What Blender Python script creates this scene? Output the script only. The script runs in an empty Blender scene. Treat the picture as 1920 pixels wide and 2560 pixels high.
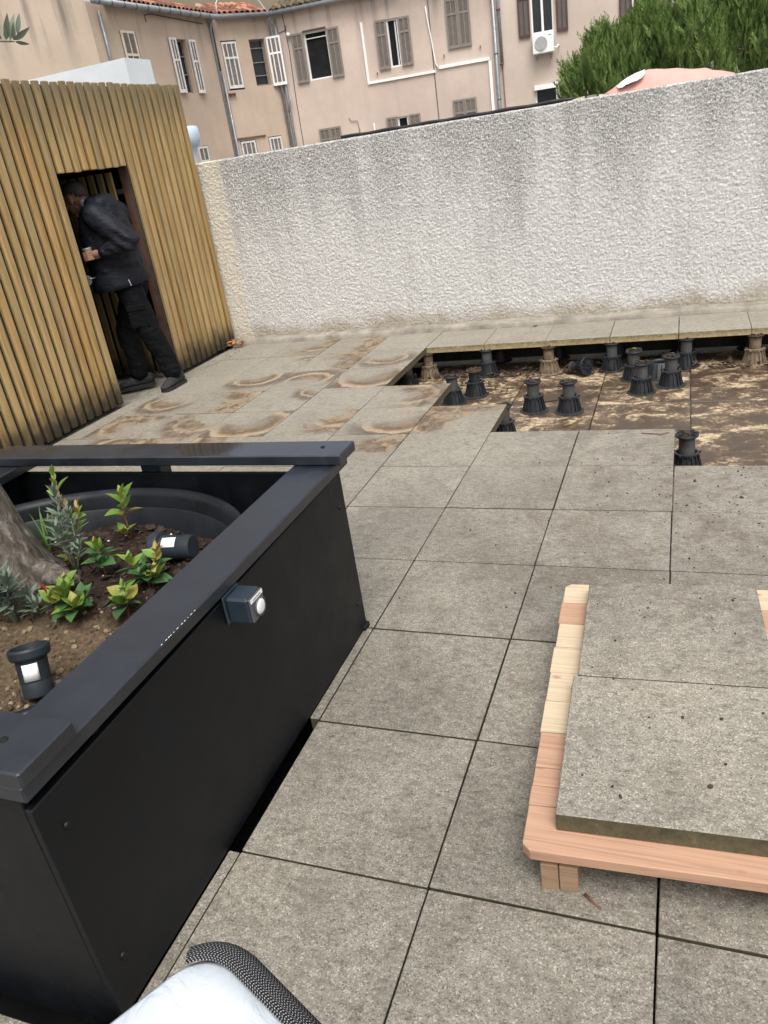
import bpy, bmesh, math, random
import numpy as np
from mathutils import Vector, Matrix, Euler, noise as mnoise
R_ = math.radians
random.seed(7); rng = np.random.default_rng(11)
sc = bpy.context.scene
col = sc.collection

# ------------------------------------------------------------------ camera, sky, sun, exposure
cam_d = bpy.data.cameras.new('camera'); cam = bpy.data.objects.new('camera', cam_d); col.objects.link(cam)
cam_d.sensor_width = 36.0; cam_d.lens = 1937.15 / 2560 * 36.0; cam_d.clip_start = 0.02; cam_d.clip_end = 600
right = Vector((0.93434132, 0.32690826, -0.14190595)); down = Vector((0.01840651, -0.44192309, -0.89686408)); fwd = Vector((-0.35590379, 0.83536517, -0.41892424))
m = Matrix((right, -down, -fwd)).transposed().to_4x4(); m.translation = Vector((1.02762, -4.14879, 1.54852))
cam.matrix_world = m
sc.camera = cam
SUN_EL, SUN_AZ = R_(62), R_(150)           # high veiled sun, overcast
world = bpy.data.worlds.new('World'); sc.world = world; world.use_nodes = True
wn = world.node_tree; bg = wn.nodes['Background']
sky = wn.nodes.new('ShaderNodeTexSky'); sky.sky_type = 'NISHITA'; sky.sun_disc = False
sky.sun_elevation = SUN_EL; sky.sun_rotation = SUN_AZ; sky.dust_density = 6.0; sky.air_density = 1.0; sky.ozone_density = 1.0
hs = wn.nodes.new('ShaderNodeHueSaturation'); hs.inputs['Saturation'].default_value = 0.30
wn.links.new(sky.outputs[0], hs.inputs['Color']); wn.links.new(hs.outputs[0], bg.inputs[0]); bg.inputs[1].default_value = 0.13
sd = bpy.data.lights.new('sun', 'SUN'); sd.energy = 1.1; sd.angle = R_(35); sd.color = (1.0, 0.985, 0.96)
sun = bpy.data.objects.new('sun', sd); col.objects.link(sun)
sv = Vector((math.sin(SUN_AZ) * math.cos(SUN_EL), math.cos(SUN_AZ) * math.cos(SUN_EL), math.sin(SUN_EL)))
sun.rotation_euler = sv.to_track_quat('Z', 'Y').to_euler(); sun.location = (0, 0, 12)
vs = sc.view_settings; vs.view_transform = 'Standard'; vs.look = 'None'; vs.gamma = 1; vs.use_curve_mapping = False
vs.exposure = 0.75

# ------------------------------------------------------------------ helpers: meshes
class MB:
    def __init__(s): s.v = []; s.f = []; s.smooth = False
    def add(s, vs, fs):
        b = len(s.v); s.v += [tuple(p) for p in vs]; s.f += [tuple(i + b for i in q) for q in fs]; return s
    def box(s, x0, x1, y0, y1, z0, z1, M=None):
        vs = [(x, y, z) for z in (z0, z1) for y in (y0, y1) for x in (x0, x1)]
        if M is not None: vs = [M @ Vector(p) for p in vs]
        return s.add(vs, [(0, 2, 3, 1), (4, 5, 7, 6), (0, 1, 5, 4), (2, 6, 7, 3), (0, 4, 6, 2), (1, 3, 7, 5)])
    def cbox(s, x0, x1, y0, y1, z0, z1, c=0.003, M=None):      # box with chamfered edges
        vs = []; X = (x0, x1); Y = (y0, y1); Z = (z0, z1); idx = {}
        for i in (0, 1):
            for j in (0, 1):
                for k in (0, 1):
                    sx, sy, sz = (c if i == 0 else -c), (c if j == 0 else -c), (c if k == 0 else -c)
                    for a, p in enumerate([(X[i], Y[j] + sy, Z[k] + sz), (X[i] + sx, Y[j], Z[k] + sz), (X[i] + sx, Y[j] + sy, Z[k])]):
                        idx[(i, j, k, a)] = len(vs); vs.append(p)
        g = lambda i, j, k, a: idx[(i, j, k, a)]
        fs = []
        fs.append([g(0, 0, 0, 0), g(0, 0, 1, 0), g(0, 1, 1, 0), g(0, 1, 0, 0)]); fs.append([g(1, 0, 0, 0), g(1, 1, 0, 0), g(1, 1, 1, 0), g(1, 0, 1, 0)])
        fs.append([g(0, 0, 0, 1), g(1, 0, 0, 1), g(1, 0, 1, 1), g(0, 0, 1, 1)]); fs.append([g(0, 1, 0, 1), g(0, 1, 1, 1), g(1, 1, 1, 1), g(1, 1, 0, 1)])
        fs.append([g(0, 0, 0, 2), g(0, 1, 0, 2), g(1, 1, 0, 2), g(1, 0, 0, 2)]); fs.append([g(0, 0, 1, 2), g(1, 0, 1, 2), g(1, 1, 1, 2), g(0, 1, 1, 2)])
        for i in (0, 1):
            for j in (0, 1):
                fs.append([g(i, j, 0, 0), g(i, j, 1, 0), g(i, j, 1, 1), g(i, j, 0, 1)])
                fs.append([g(i, 0, j, 0), g(i, 1, j, 0), g(i, 1, j, 2), g(i, 0, j, 2)])
                fs.append([g(0, i, j, 1), g(1, i, j, 1), g(1, i, j, 2), g(0, i, j, 2)])
                for k in (0, 1): fs.append([g(i, j, k, 0), g(i, j, k, 1), g(i, j, k, 2)])
        if M is not None: vs = [M @ Vector(p) for p in vs]
        return s.add(vs, fs)
    def tube(s, pts, rad, n=8, cap=True):
        pts = [Vector(p) for p in pts]; rads = rad if isinstance(rad, (list, tuple)) else [rad] * len(pts)
        base = len(s.v); up = None
        for i, p in enumerate(pts):
            d = (pts[min(i + 1, len(pts) - 1)] - pts[max(i - 1, 0)]).normalized()
            if up is None: up = Vector((0, 0, 1)) if abs(d.z) < 0.9 else Vector((1, 0, 0))
            a = d.cross(up); a = a.normalized() if a.length > 1e-5 else d.orthogonal().normalized()
            b = a.cross(d).normalized(); up = b
            for k in range(n):
                t = 2 * math.pi * k / n; s.v.append(tuple(p + (a * math.cos(t) + b * math.sin(t)) * rads[i]))
        for i in range(len(pts) - 1):
            for k in range(n):
                q = base + i * n; s.f.append((q + k, q + (k + 1) % n, q + n + (k + 1) % n, q + n + k))
        if cap:
            s.f.append(tuple(base + k for k in reversed(range(n)))); s.f.append(tuple(base + (len(pts) - 1) * n + k for k in range(n)))
        return s
    def lathe(s, prof, n=24, M=None, wob=0):                    # profile [(r, z)], closed at r=0
        M = M or Matrix.Identity(4); base = len(s.v); rings = []
        for r, z in prof:
            if r < 1e-6: rings.append([len(s.v)]); s.v.append(tuple(M @ Vector((0, 0, z))))
            else:
                rings.append(list(range(len(s.v), len(s.v) + n)))
                for k in range(n):
                    t = 2 * math.pi * k / n; s.v.append(tuple(M @ Vector((r * math.cos(t), r * math.sin(t), z))))
        for a, b in zip(rings[:-1], rings[1:]):
            for k in range(n):
                k2 = (k + 1) % n
                if len(a) == 1 and len(b) == 1: continue
                if len(a) == 1: s.f.append((a[0], b[k2], b[k]))
                elif len(b) == 1: s.f.append((a[k], a[k2], b[0]))
                else: s.f.append((a[k], a[k2], b[k2], b[k]))
        return s
    def prism(s, poly, M, d):                                   # polygon in xy of M, extruded +z by d
        n = len(poly); vs = [M @ Vector((x, y, 0)) for x, y in poly] + [M @ Vector((x, y, d)) for x, y in poly]
        return s.add(vs, [tuple(reversed(range(n))), tuple(range(n, 2 * n))] + [(i, (i + 1) % n, (i + 1) % n + n, i + n) for i in range(n)])
    def ball(s, c, r, M=None, nu=12, nv=8):
        c = Vector(c); r = r if isinstance(r, (tuple, list)) else (r, r, r)
        prof = []
        base = len(s.v)
        rings = []
        for j in range(nv + 1):
            ph = math.pi * j / nv
            if j in (0, nv): rings.append([len(s.v)]); s.v.append((0, 0, math.cos(ph)))
            else:
                rings.append(list(range(len(s.v), len(s.v) + nu)))
                for k in range(nu): s.v.append((math.sin(ph) * math.cos(2 * math.pi * k / nu), math.sin(ph) * math.sin(2 * math.pi * k / nu), math.cos(ph)))
        for i in range(base, len(s.v)):
            p = Vector((s.v[i][0] * r[0], s.v[i][1] * r[1], s.v[i][2] * r[2]))
            if M is not None: p = M @ p
            s.v[i] = tuple(p + c)
        for a, b in zip(rings[:-1], rings[1:]):
            for k in range(nu):
                k2 = (k + 1) % nu
                if len(a) == 1: s.f.append((a[0], b[k], b[k2]))
                elif len(b) == 1: s.f.append((a[k], b[0], a[k2]))
                else: s.f.append((a[k], b[k], b[k2], a[k2]))
        return s

WM = {}                                                        # world matrices of what has been built
def mesh_of(mb, name, smooth=None, centre=True):
    c = Vector((0, 0, 0))
    if centre and mb.v:
        a = np.array(mb.v); lo, hi = a.min(0), a.max(0); c = Vector(((lo[0] + hi[0]) / 2, (lo[1] + hi[1]) / 2, lo[2]))
    me = bpy.data.meshes.new(name)
    me.from_pydata([(p[0] - c.x, p[1] - c.y, p[2] - c.z) for p in mb.v], [], mb.f)
    if smooth is None: smooth = mb.smooth
    if smooth: me.shade_smooth()
    me.update()
    return me, c
def link(o, parent=None, M=None):
    col.objects.link(o); W = M if M is not None else Matrix.Identity(4)
    if parent is not None:
        o.parent = parent; o.matrix_parent_inverse = WM[parent].inverted()
    o.matrix_basis = W; WM[o] = W.copy()
    return o
def obj(name, mb, mat, parent=None, smooth=None, label=None, cat=None, group=None, kind=None):
    me, c = mesh_of(mb, name, smooth); me.materials.append(mat)
    o = bpy.data.objects.new(name, me); link(o, parent, Matrix.Translation(c)); tag(o, label, cat, group, kind); return o
def inst(name, me, M, parent=None, **k):                       # shared mesh data placed at a world matrix
    o = bpy.data.objects.new(name, me); link(o, parent, M); tag(o, **k); return o
def tag(o, label=None, cat=None, group=None, kind=None):
    if label: o['label'] = label
    if cat: o['category'] = cat
    if group: o['group'] = group
    if kind: o['kind'] = kind
    return o
def thing(name, label=None, cat=None, loc=(0, 0, 0), rz=0, group=None, kind=None):
    o = bpy.data.objects.new(name, None); o.empty_display_size = 0.1
    link(o, None, Matrix.Translation(loc) @ Matrix.Rotation(rz, 4, 'Z')); return tag(o, label, cat, group, kind)
def copy_tree(o, M, parent=None, **k):                         # rigid copy; M moves the original world placement
    c = o.copy(); col.objects.link(c)
    if parent is None: c.matrix_basis = M @ o.matrix_basis; WM[c] = c.matrix_basis.copy(); tag(c, **k)
    else:
        inv = o.matrix_parent_inverse.copy(); bas = o.matrix_basis.copy(); c.parent = parent; c.matrix_parent_inverse = inv; c.matrix_basis = bas; WM[c] = M @ WM[o]
    for ch in list(o.children): copy_tree(ch, M, c)
    return c
def smooth_by_angle(o, deg=35):
    o.data.shade_smooth()
    bm = bmesh.new(); bm.from_mesh(o.data)
    for e in bm.edges:
        if len(e.link_faces) == 2 and e.calc_face_angle(0) > R_(deg): e.smooth = False
    bm.to_mesh(o.data); bm.free(); return o

# ------------------------------------------------------------------ helpers: materials
class NT:
    def __init__(s, name):
        s.m = bpy.data.materials.new(name); s.m.use_nodes = True; s.t = s.m.node_tree; s.n = s.t.nodes
        s.b = s.n['Principled BSDF']; s.out = s.n['Material Output']
    def new(s, t, **k):
        x = s.n.new(t)
        for a, b in k.items(): setattr(x, a, b)
        return x
    def set(s, inp, v):
        if hasattr(v, 'is_output'): s.t.links.new(v, inp)
        elif isinstance(v, (tuple, list)) and len(v) == 3 and inp.type == 'RGBA': inp.default_value = (*v, 1)
        else: inp.default_value = v
    def pos(s): return s.new('ShaderNodeNewGeometry').outputs['Position']
    def nrm(s): return s.new('ShaderNodeNewGeometry').outputs['Normal']
    def oc(s): return s.new('ShaderNodeTexCoord').outputs['Object']
    def info(s): return s.new('ShaderNodeObjectInfo')
    def rnd(s): return s.info().outputs['Random']
    def vmul(s, v, k, add=None):
        x = s.new('ShaderNodeMapping'); s.set(x.inputs['Vector'], v); x.inputs['Scale'].default_value = k
        return x.outputs[0]
    def off(s, v, w):                                          # offset a vector by a scalar socket
        c = s.new('ShaderNodeCombineXYZ'); a = s.math('MULTIPLY', w, 17.3); b = s.math('MULTIPLY', w, 41.7)
        s.set(c.inputs[0], a); s.set(c.inputs[1], b); s.set(c.inputs[2], a)
        x = s.new('ShaderNodeVectorMath', operation='ADD'); s.set(x.inputs[0], v); s.set(x.inputs[1], c.outputs[0]); return x.outputs[0]
    def noise(s, v, sc=5, det=4, ro=0.55, dis=0):
        x = s.new('ShaderNodeTexNoise'); s.set(x.inputs['Vector'], v); x.inputs['Scale'].default_value = sc; x.inputs['Detail'].default_value = det
        x.inputs['Roughness'].default_value = ro; x.inputs['Distortion'].default_value = dis; return x.outputs[0]
    def vor(s, v, sc=5, feat='F1', o='Distance', rand=1):
        x = s.new('ShaderNodeTexVoronoi', feature=feat); s.set(x.inputs['Vector'], v); x.inputs['Scale'].default_value = sc; x.inputs['Randomness'].default_value = rand
        return x.outputs[o]
    def math(s, op, a, b=0.0, c=0.0, clamp=False):
        x = s.new('ShaderNodeMath', operation=op, use_clamp=clamp); s.set(x.inputs[0], a); s.set(x.inputs[1], b); s.set(x.inputs[2], c); return x.outputs[0]
    def mr(s, v, a, b, c=0.0, d=1.0, smooth=False):
        x = s.new('ShaderNodeMapRange'); x.interpolation_type = 'SMOOTHSTEP' if smooth else 'LINEAR'
        s.set(x.inputs[0], v); x.inputs[1].default_value = a; x.inputs[2].default_value = b; x.inputs[3].default_value = c; x.inputs[4].default_value = d; return x.outputs[0]
    def ramp(s, v, st):
        x = s.new('ShaderNodeValToRGB'); s.set(x.inputs[0], v); e = x.color_ramp.elements
        while len(e) < len(st): e.new(0.5)
        for q, (p, c) in zip(e, st): q.position = p; q.color = (*c, 1) if len(c) == 3 else c
        return x.outputs[0]
    def mix(s, f, a, b, mode='MIX'):
        x = s.new('ShaderNodeMix', data_type='RGBA', blend_type=mode); s.set(x.inputs[0], f); s.set(x.inputs[6], a); s.set(x.inputs[7], b); return x.outputs[2]
    def sep(s, v):
        x = s.new('ShaderNodeSeparateXYZ'); s.set(x.inputs[0], v); return x.outputs
    def comb(s, a, b, c):
        x = s.new('ShaderNodeCombineXYZ'); s.set(x.inputs[0], a); s.set(x.inputs[1], b); s.set(x.inputs[2], c); return x.outputs[0]
    def bump(s, h, st=0.4, d=0.002, n=None):
        x = s.new('ShaderNodeBump'); s.set(x.inputs['Height'], h); x.inputs['Strength'].default_value = st; x.inputs['Distance'].default_value = d
        if n is not None: s.set(x.inputs['Normal'], n)
        return x.outputs[0]
    def fin(s, c, rough=0.7, bump=None, spec=0.4, metal=0.0, **k):
        s.set(s.b.inputs['Base Color'], c); s.set(s.b.inputs['Roughness'], rough); s.set(s.b.inputs['Specular IOR Level'], spec); s.set(s.b.inputs['Metallic'], metal)
        if bump is not None: s.set(s.b.inputs['Normal'], bump)
        for a, b in k.items(): s.set(s.b.inputs[a], b)
        return s.m
def simple(name, c, rough=0.6, var=0.25, scale=12, spec=0.4, bump=0.15, bs=120, metal=0.0, bd=0.001):
    t = NT(name); v = t.off(t.oc(), t.rnd()); n = t.noise(v, scale, 5, 0.6)
    a = tuple(x * (1 - var) for x in c); b = tuple(min(1, x * (1 + var)) for x in c)
    cc = t.ramp(n, [(0.3, a), (0.7, b)]); bn = t.bump(t.noise(v, bs, 3), bump, bd)
    rr = t.mr(t.noise(v, scale * 1.7, 3), 0.3, 0.7, max(0.02, rough - 0.1), min(1, rough + 0.1))
    return t.fin(cc, rr, bn, spec, metal)

MAT = {}
def concrete_slab():
    t = NT('concrete_slab'); p = t.pos(); info = t.info(); rn = info.outputs['Random']
    v = t.off(p, rn)
    cells = t.sep(t.vor(v, 330, 'F1', 'Color'))[0]
    agg = t.ramp(cells, [(0.0, (0.105, 0.097, 0.083)), (0.18, (0.196, 0.184, 0.160)), (0.6, (0.240, 0.227, 0.199)), (0.86, (0.280, 0.266, 0.236)), (1.0, (0.42, 0.405, 0.375))])
    fine = t.ramp(t.noise(v, 420, 2, 0.6), [(0.3, (0.80, 0.80, 0.80)), (0.7, (1.15, 1.15, 1.15))])
    c = t.mix(1.0, agg, fine, 'MULTIPLY')
    big = t.noise(p, 1.1, 5, 0.62); blot = t.ramp(big, [(0.30, (0.70, 0.685, 0.665)), (0.52, (0.99, 0.98, 0.955)), (0.72, (1.17, 1.145, 1.10))])
    c = t.mix(1.0, c, blot, 'MULTIPLY')
    med = t.noise(v, 9, 6, 0.7); c = t.mix(t.mr(med, 0.50, 0.72, 0, 0.6), c, (0.105, 0.090, 0.070)); c = t.mix(t.math('MULTIPLY', t.mr(t.noise(p, 3.1, 6, 0.7), 0.5, 0.68, 0, 0.5), t.mr(t.noise(p, 38, 4, 0.7), 0.4, 0.6)), c, (0.095, 0.078, 0.060))
    ton = t.ramp(rn, [(0.0, (0.91, 0.905, 0.90)), (0.5, (0.99, 0.985, 0.97)), (1.0, (1.06, 1.055, 1.04))]); c = t.mix(1.0, c, ton, 'MULTIPLY')
    # slab colour grows paler towards the stucco wall
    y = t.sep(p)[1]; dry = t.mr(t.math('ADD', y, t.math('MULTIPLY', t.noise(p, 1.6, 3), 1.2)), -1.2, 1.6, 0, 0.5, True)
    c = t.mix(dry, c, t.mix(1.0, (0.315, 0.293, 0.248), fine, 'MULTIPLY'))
    c = t.mix(1.0, c, (0.94, 0.935, 0.92), 'MULTIPLY')
    mot = t.noise(t.vmul(v, (0.7, 1.25, 1)), 48, 5, 0.72); c = t.mix(1.0, c, t.ramp(mot, [(0.30, (0.54, 0.525, 0.50)), (0.45, (0.95, 0.94, 0.92)), (0.66, (1.24, 1.23, 1.20))]), 'MULTIPLY')
    # film of trodden dirt round the pit and on the right
    s_ = t.sep(p); zone = t.math('MULTIPLY', t.mr(s_[0], -0.1, 0.7, 0, 1, True), t.mr(t.math('ABSOLUTE', t.math('ADD', s_[1], 0.9)), 0.5, 1.5, 1, 0.15, True))
    film = t.math('MULTIPLY', t.mr(t.noise(p, 5.5, 7, 0.75, 0.4), 0.46, 0.66, 0, 0.8), t.mr(t.noise(p, 60, 5, 0.75), 0.36, 0.6, 0.2, 1)); c = t.mix(t.math('MULTIPLY', film, zone), c, (0.085, 0.062, 0.042))
    lich = t.mr(t.vor(p, 6.5), 0.012, 0.03, 1, 0); c = t.mix(t.math('MULTIPLY', lich, 0.6), c, (0.5, 0.49, 0.46))
    # ring stains left by pots: centre and radius come from the object colour
    oc = t.sep(t.oc()); cs = t.sep(info.outputs['Color']); amt = info.outputs['Alpha']
    wob = t.noise(t.off(t.oc(), rn), 7, 4, 0.6); wob2 = t.noise(t.off(t.oc(), rn), 26, 4, 0.65)
    dx = t.math('SUBTRACT', oc[0], cs[0]); dy = t.math('SUBTRACT', oc[1], cs[1])
    d = t.math('SQRT', t.math('ADD', t.math('MULTIPLY', dx, dx), t.math('MULTIPLY', dy, dy)))
    d = t.math('ADD', d, t.math('MULTIPLY', t.math('SUBTRACT', wob, 0.5), 0.13)); d = t.math('ADD', d, t.math('MULTIPLY', t.math('SUBTRACT', wob2, 0.5), 0.05))
    q = t.math('DIVIDE', d, t.math('MAXIMUM', cs[2], 0.02))
    ring = t.ramp(q, [(0.0, (0.21, 0.185, 0.145)), (0.26, (0.155, 0.125, 0.09)), (0.36, (0.085, 0.055, 0.034)), (0.42, (0.17, 0.112, 0.063)), (0.46, (0.30, 0.225, 0.14)), (0.54, (0.36, 0.30, 0.22)), (0.575, (0.095, 0.072, 0.052)), (0.74, (0.115, 0.10, 0.080)), (1.0, (0.25, 0.23, 0.195))])
    ang = t.math('ARCTAN2', dy, dx); a2 = t.math('ADD', ang, t.math('MULTIPLY', rn, 6.283)); lobe = t.math('ADD', t.math('MULTIPLY', t.math('SINE', a2), 0.5), 0.5)
    fade = t.math('MULTIPLY', t.mr(q, 0.72, 1.05, 1, 0, True), t.mr(t.math('ADD', lobe, t.math('MULTIPLY', t.math('SUBTRACT', wob, 0.5), 0.8)), 0.18, 0.60, 0.10, 1, True))
    patch = t.mr(wob2, 0.34, 0.50, 0.6, 1.0)
    blotch = t.ramp(t.noise(t.off(t.oc(), rn), 9, 7, 0.75, 0.8), [(0.34, (0.055, 0.038, 0.026)), (0.47, (0.12, 0.085, 0.055)), (0.54, (0.30, 0.235, 0.155)), (0.66, (0.23, 0.20, 0.16))])
    ring = t.mix(t.mr(t.math('FRACT', t.math('MULTIPLY', rn, 7.77)), 0.25, 0.75, 0.15, 0.75), ring, blotch)
    rust = t.mr(t.noise(t.off(t.oc(), rn), 11, 5, 0.7), 0.56, 0.70, 0, 1); ring = t.mix(t.math('MULTIPLY', rust, 0.55), ring, (0.34, 0.14, 0.045))
    k = t.math('MULTIPLY', t.math('MULTIPLY', fade, patch), amt, clamp=True)
    c = t.mix(k, c, ring)
    # mossy, dirty flanks
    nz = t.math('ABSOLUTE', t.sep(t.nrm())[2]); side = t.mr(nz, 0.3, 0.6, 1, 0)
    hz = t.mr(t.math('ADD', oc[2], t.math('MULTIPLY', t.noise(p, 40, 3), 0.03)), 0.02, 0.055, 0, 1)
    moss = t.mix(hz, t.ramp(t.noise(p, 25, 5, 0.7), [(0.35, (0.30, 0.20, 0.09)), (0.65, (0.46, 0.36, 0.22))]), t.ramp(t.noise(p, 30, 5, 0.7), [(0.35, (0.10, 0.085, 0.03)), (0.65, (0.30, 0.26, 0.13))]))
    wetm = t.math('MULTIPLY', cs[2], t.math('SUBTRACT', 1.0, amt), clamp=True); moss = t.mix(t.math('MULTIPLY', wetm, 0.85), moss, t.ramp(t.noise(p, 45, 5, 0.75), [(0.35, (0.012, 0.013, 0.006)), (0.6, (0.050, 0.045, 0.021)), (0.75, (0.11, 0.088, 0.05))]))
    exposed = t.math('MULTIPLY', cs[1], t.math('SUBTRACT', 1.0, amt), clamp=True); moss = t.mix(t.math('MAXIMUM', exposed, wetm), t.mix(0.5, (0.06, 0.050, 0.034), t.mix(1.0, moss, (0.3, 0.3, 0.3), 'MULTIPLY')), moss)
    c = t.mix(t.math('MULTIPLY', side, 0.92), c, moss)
    bh = t.math('ADD', t.noise(v, 300, 3, 0.6), t.math('MULTIPLY', t.vor(v, 330), 0.6))
    rough = t.mr(t.noise(p, 2.0, 4), 0.35, 0.65, 0.5, 0.8)
    return t.fin(c, rough, t.bump(bh, 0.45, 0.0016), 0.35)
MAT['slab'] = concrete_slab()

def deck_mat():
    t = NT('deck_board'); p = t.pos(); v = t.vmul(p, (2.4, 3.2, 1)); w = t.off(v, t.rnd())
    n = t.noise(w, 1.5, 8, 0.72, 0.6); n2 = t.noise(t.vmul(p, (13, 17, 1)), 2.2, 7, 0.8, 0.8)
    k = t.math('ADD', t.math('MULTIPLY', n, 0.55), t.math('MULTIPLY', n2, 0.45))
    c = t.ramp(k, [(0.36, (0.034, 0.023, 0.016)), (0.49, (0.075, 0.051, 0.034)), (0.525, (0.14, 0.096, 0.06)), (0.548, (0.30, 0.225, 0.14)), (0.575, (0.47, 0.375, 0.245)), (0.68, (0.54, 0.455, 0.32))])
    rough = t.mr(k, 0.45, 0.6, 0.30, 0.6)
    return t.fin(c, rough, t.bump(k, 0.3, 0.004), 0.4)
MAT['deck'] = deck_mat()

def stucco():
    t = NT('stucco'); p = t.pos(); s3 = t.sep(p); x, z = s3[0], s3[2]
    n = t.noise(p, 55, 5, 0.65); base = t.ramp(n, [(0.3, (0.57, 0.56, 0.54)), (0.62, (0.77, 0.76, 0.735))])
    ao = t.ramp(t.vor(p, 62), [(0.0, (1.05, 1.05, 1.05)), (0.75, (0.88, 0.87, 0.86))]); base = t.mix(1.0, base, ao, 'MULTIPLY')
    streak = t.noise(t.vmul(p, (3.0, 1, 0.35)), 1.0, 6, 0.62, 0.3); sp = t.noise(p, 85, 3, 0.75)
    top = t.mr(t.math('ADD', z, t.math('MULTIPLY', t.math('SUBTRACT', streak, 0.5), 2.6)), 0.75, 1.75, 0, 1, True)
    g = t.math('MULTIPLY', top, t.mr(sp, 0.42, 0.56, 0.05, 1.0)); base = t.mix(t.math('MULTIPLY', g, 0.74), base, (0.135, 0.13, 0.12))
    base = t.mix(t.mr(sp, 0.52, 0.66, 0, 0.55), base, (0.17, 0.165, 0.155))
    run = t.mr(t.noise(t.vmul(p, (6, 1, 0.5)), 1.4, 5, 0.6), 0.55, 0.72, 0, 0.28); base = t.mix(run, base, (0.30, 0.285, 0.26))
    bz = t.mr(t.math('ADD', z, t.math('MULTIPLY', t.noise(p, 3.0, 5, 0.6), -0.32)), -0.12, 0.06, 1, 0, True)
    base = t.mix(t.math('MULTIPLY', bz, 0.75), base, (0.33, 0.275, 0.19))
    # creamy patch band where the render was never washed, next to the timber
    cb = t.mr(t.math('ADD', t.math('ADD', x, 3.0), t.math('MULTIPLY', t.noise(p, 5, 3), 0.10)), 0.02, 0.12, 1, 0, True); base = t.mix(t.math('MULTIPLY', cb, 0.7), base, (0.68, 0.62, 0.50))
    dots = t.mr(t.vor(p, 9, 'F1'), 0.028, 0.045, 1, 0); base = t.mix(t.math('MULTIPLY', dots, t.mr(t.noise(p, 3, 2), 0.5, 0.56, 0, 1)), base, (0.02, 0.02, 0.02))
    return t.fin(base, 0.9, t.bump(t.noise(p, 95, 4, 0.75), 0.9, 0.009), 0.2)
MAT['stucco'] = stucco()

def slat_wood():
    t = NT('slat_wood'); rn = t.rnd(); o = t.off(t.oc(), rn); v = t.vmul(o, (14, 14, 1.0)); z = t.sep(t.pos())[2]
    n = t.noise(v, 2.0, 6, 0.65, 0.8); fig = t.noise(t.vmul(o, (5, 5, 0.9)), 2.4, 4, 0.6, 1.2)
    c = t.ramp(n, [(0.28, (0.25, 0.168, 0.072)), (0.5, (0.41, 0.292, 0.136)), (0.75, (0.50, 0.375, 0.19))])
    tint = t.ramp(rn, [(0.0, (0.74, 0.78, 0.80)), (0.3, (1.05, 1.0, 0.92)), (0.6, (0.86, 0.86, 0.86)), (0.8, (1.10, 0.96, 0.80)), (1.0, (0.80, 0.74, 0.62))]); c = t.mix(1.0, c, tint, 'MULTIPLY')
    c = t.mix(t.mr(fig, 0.54, 0.72, 0, 0.5), c, (0.23, 0.125, 0.04))
    # rain-splash rot at the foot, grey weathering at the head
    foot = t.mr(t.math('ADD', z, t.math('MULTIPLY', t.noise(o, 9, 4), -0.25)), -0.08, 0.20, 1, 0, True); c = t.mix(t.math('MULTIPLY', foot, 0.93), c, (0.018, 0.016, 0.013))
    head = t.mr(t.math('ADD', z, t.math('MULTIPLY', t.noise(o, 7, 4), 0.35)), 1.98, 2.52, 0, 0.75, True); c = t.mix(head, c, (0.15, 0.125, 0.075))
    return t.fin(c, 0.55, t.bump(t.noise(t.vmul(o, (60, 60, 3)), 3, 4, 0.6), 0.35, 0.001), 0.35)
MAT['slat'] = slat_wood()
def raw_wood(name, a, b, ends=0.0):
    t = NT(name); rn = t.rnd(); o = t.off(t.oc(), rn)
    n = t.noise(t.vmul(o, (2.2, 34, 20)), 2.0, 5, 0.6, 0.7); g = t.noise(t.vmul(o, (1.4, 110, 60)), 2.0, 3, 0.6, 0.4)
    c = t.mix(n, a, b); c = t.mix(t.mr(g, 0.48, 0.66, 0, 0.42), c, tuple(x * 0.55 for x in a))
    kn = t.mr(t.vor(t.vmul(o, (5, 9, 4)), 1.3), 0.05, 0.13, 1, 0); c = t.mix(t.math('MULTIPLY', kn, 0.7), c, (0.24, 0.09, 0.035))
    dirt = t.mr(t.noise(o, 16, 5, 0.7), 0.58, 0.78, 0, 0.35); c = t.mix(dirt, c, (0.32, 0.25, 0.18))
    return t.fin(c, 0.65, t.bump(g, 0.3, 0.0008), 0.3)
MAT['pine'] = raw_wood('pine_cream', (0.48, 0.375, 0.25), (0.58, 0.475, 0.335)); MAT['larch'] = raw_wood('larch_pink', (0.37, 0.205, 0.13), (0.50, 0.32, 0.215)); MAT['block'] = raw_wood('block_brown', (0.26, 0.165, 0.10), (0.36, 0.245, 0.16)); MAT['yellow_wood'] = raw_wood('stringer_yellow', (0.40, 0.26, 0.10), (0.50, 0.35, 0.17))

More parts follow.
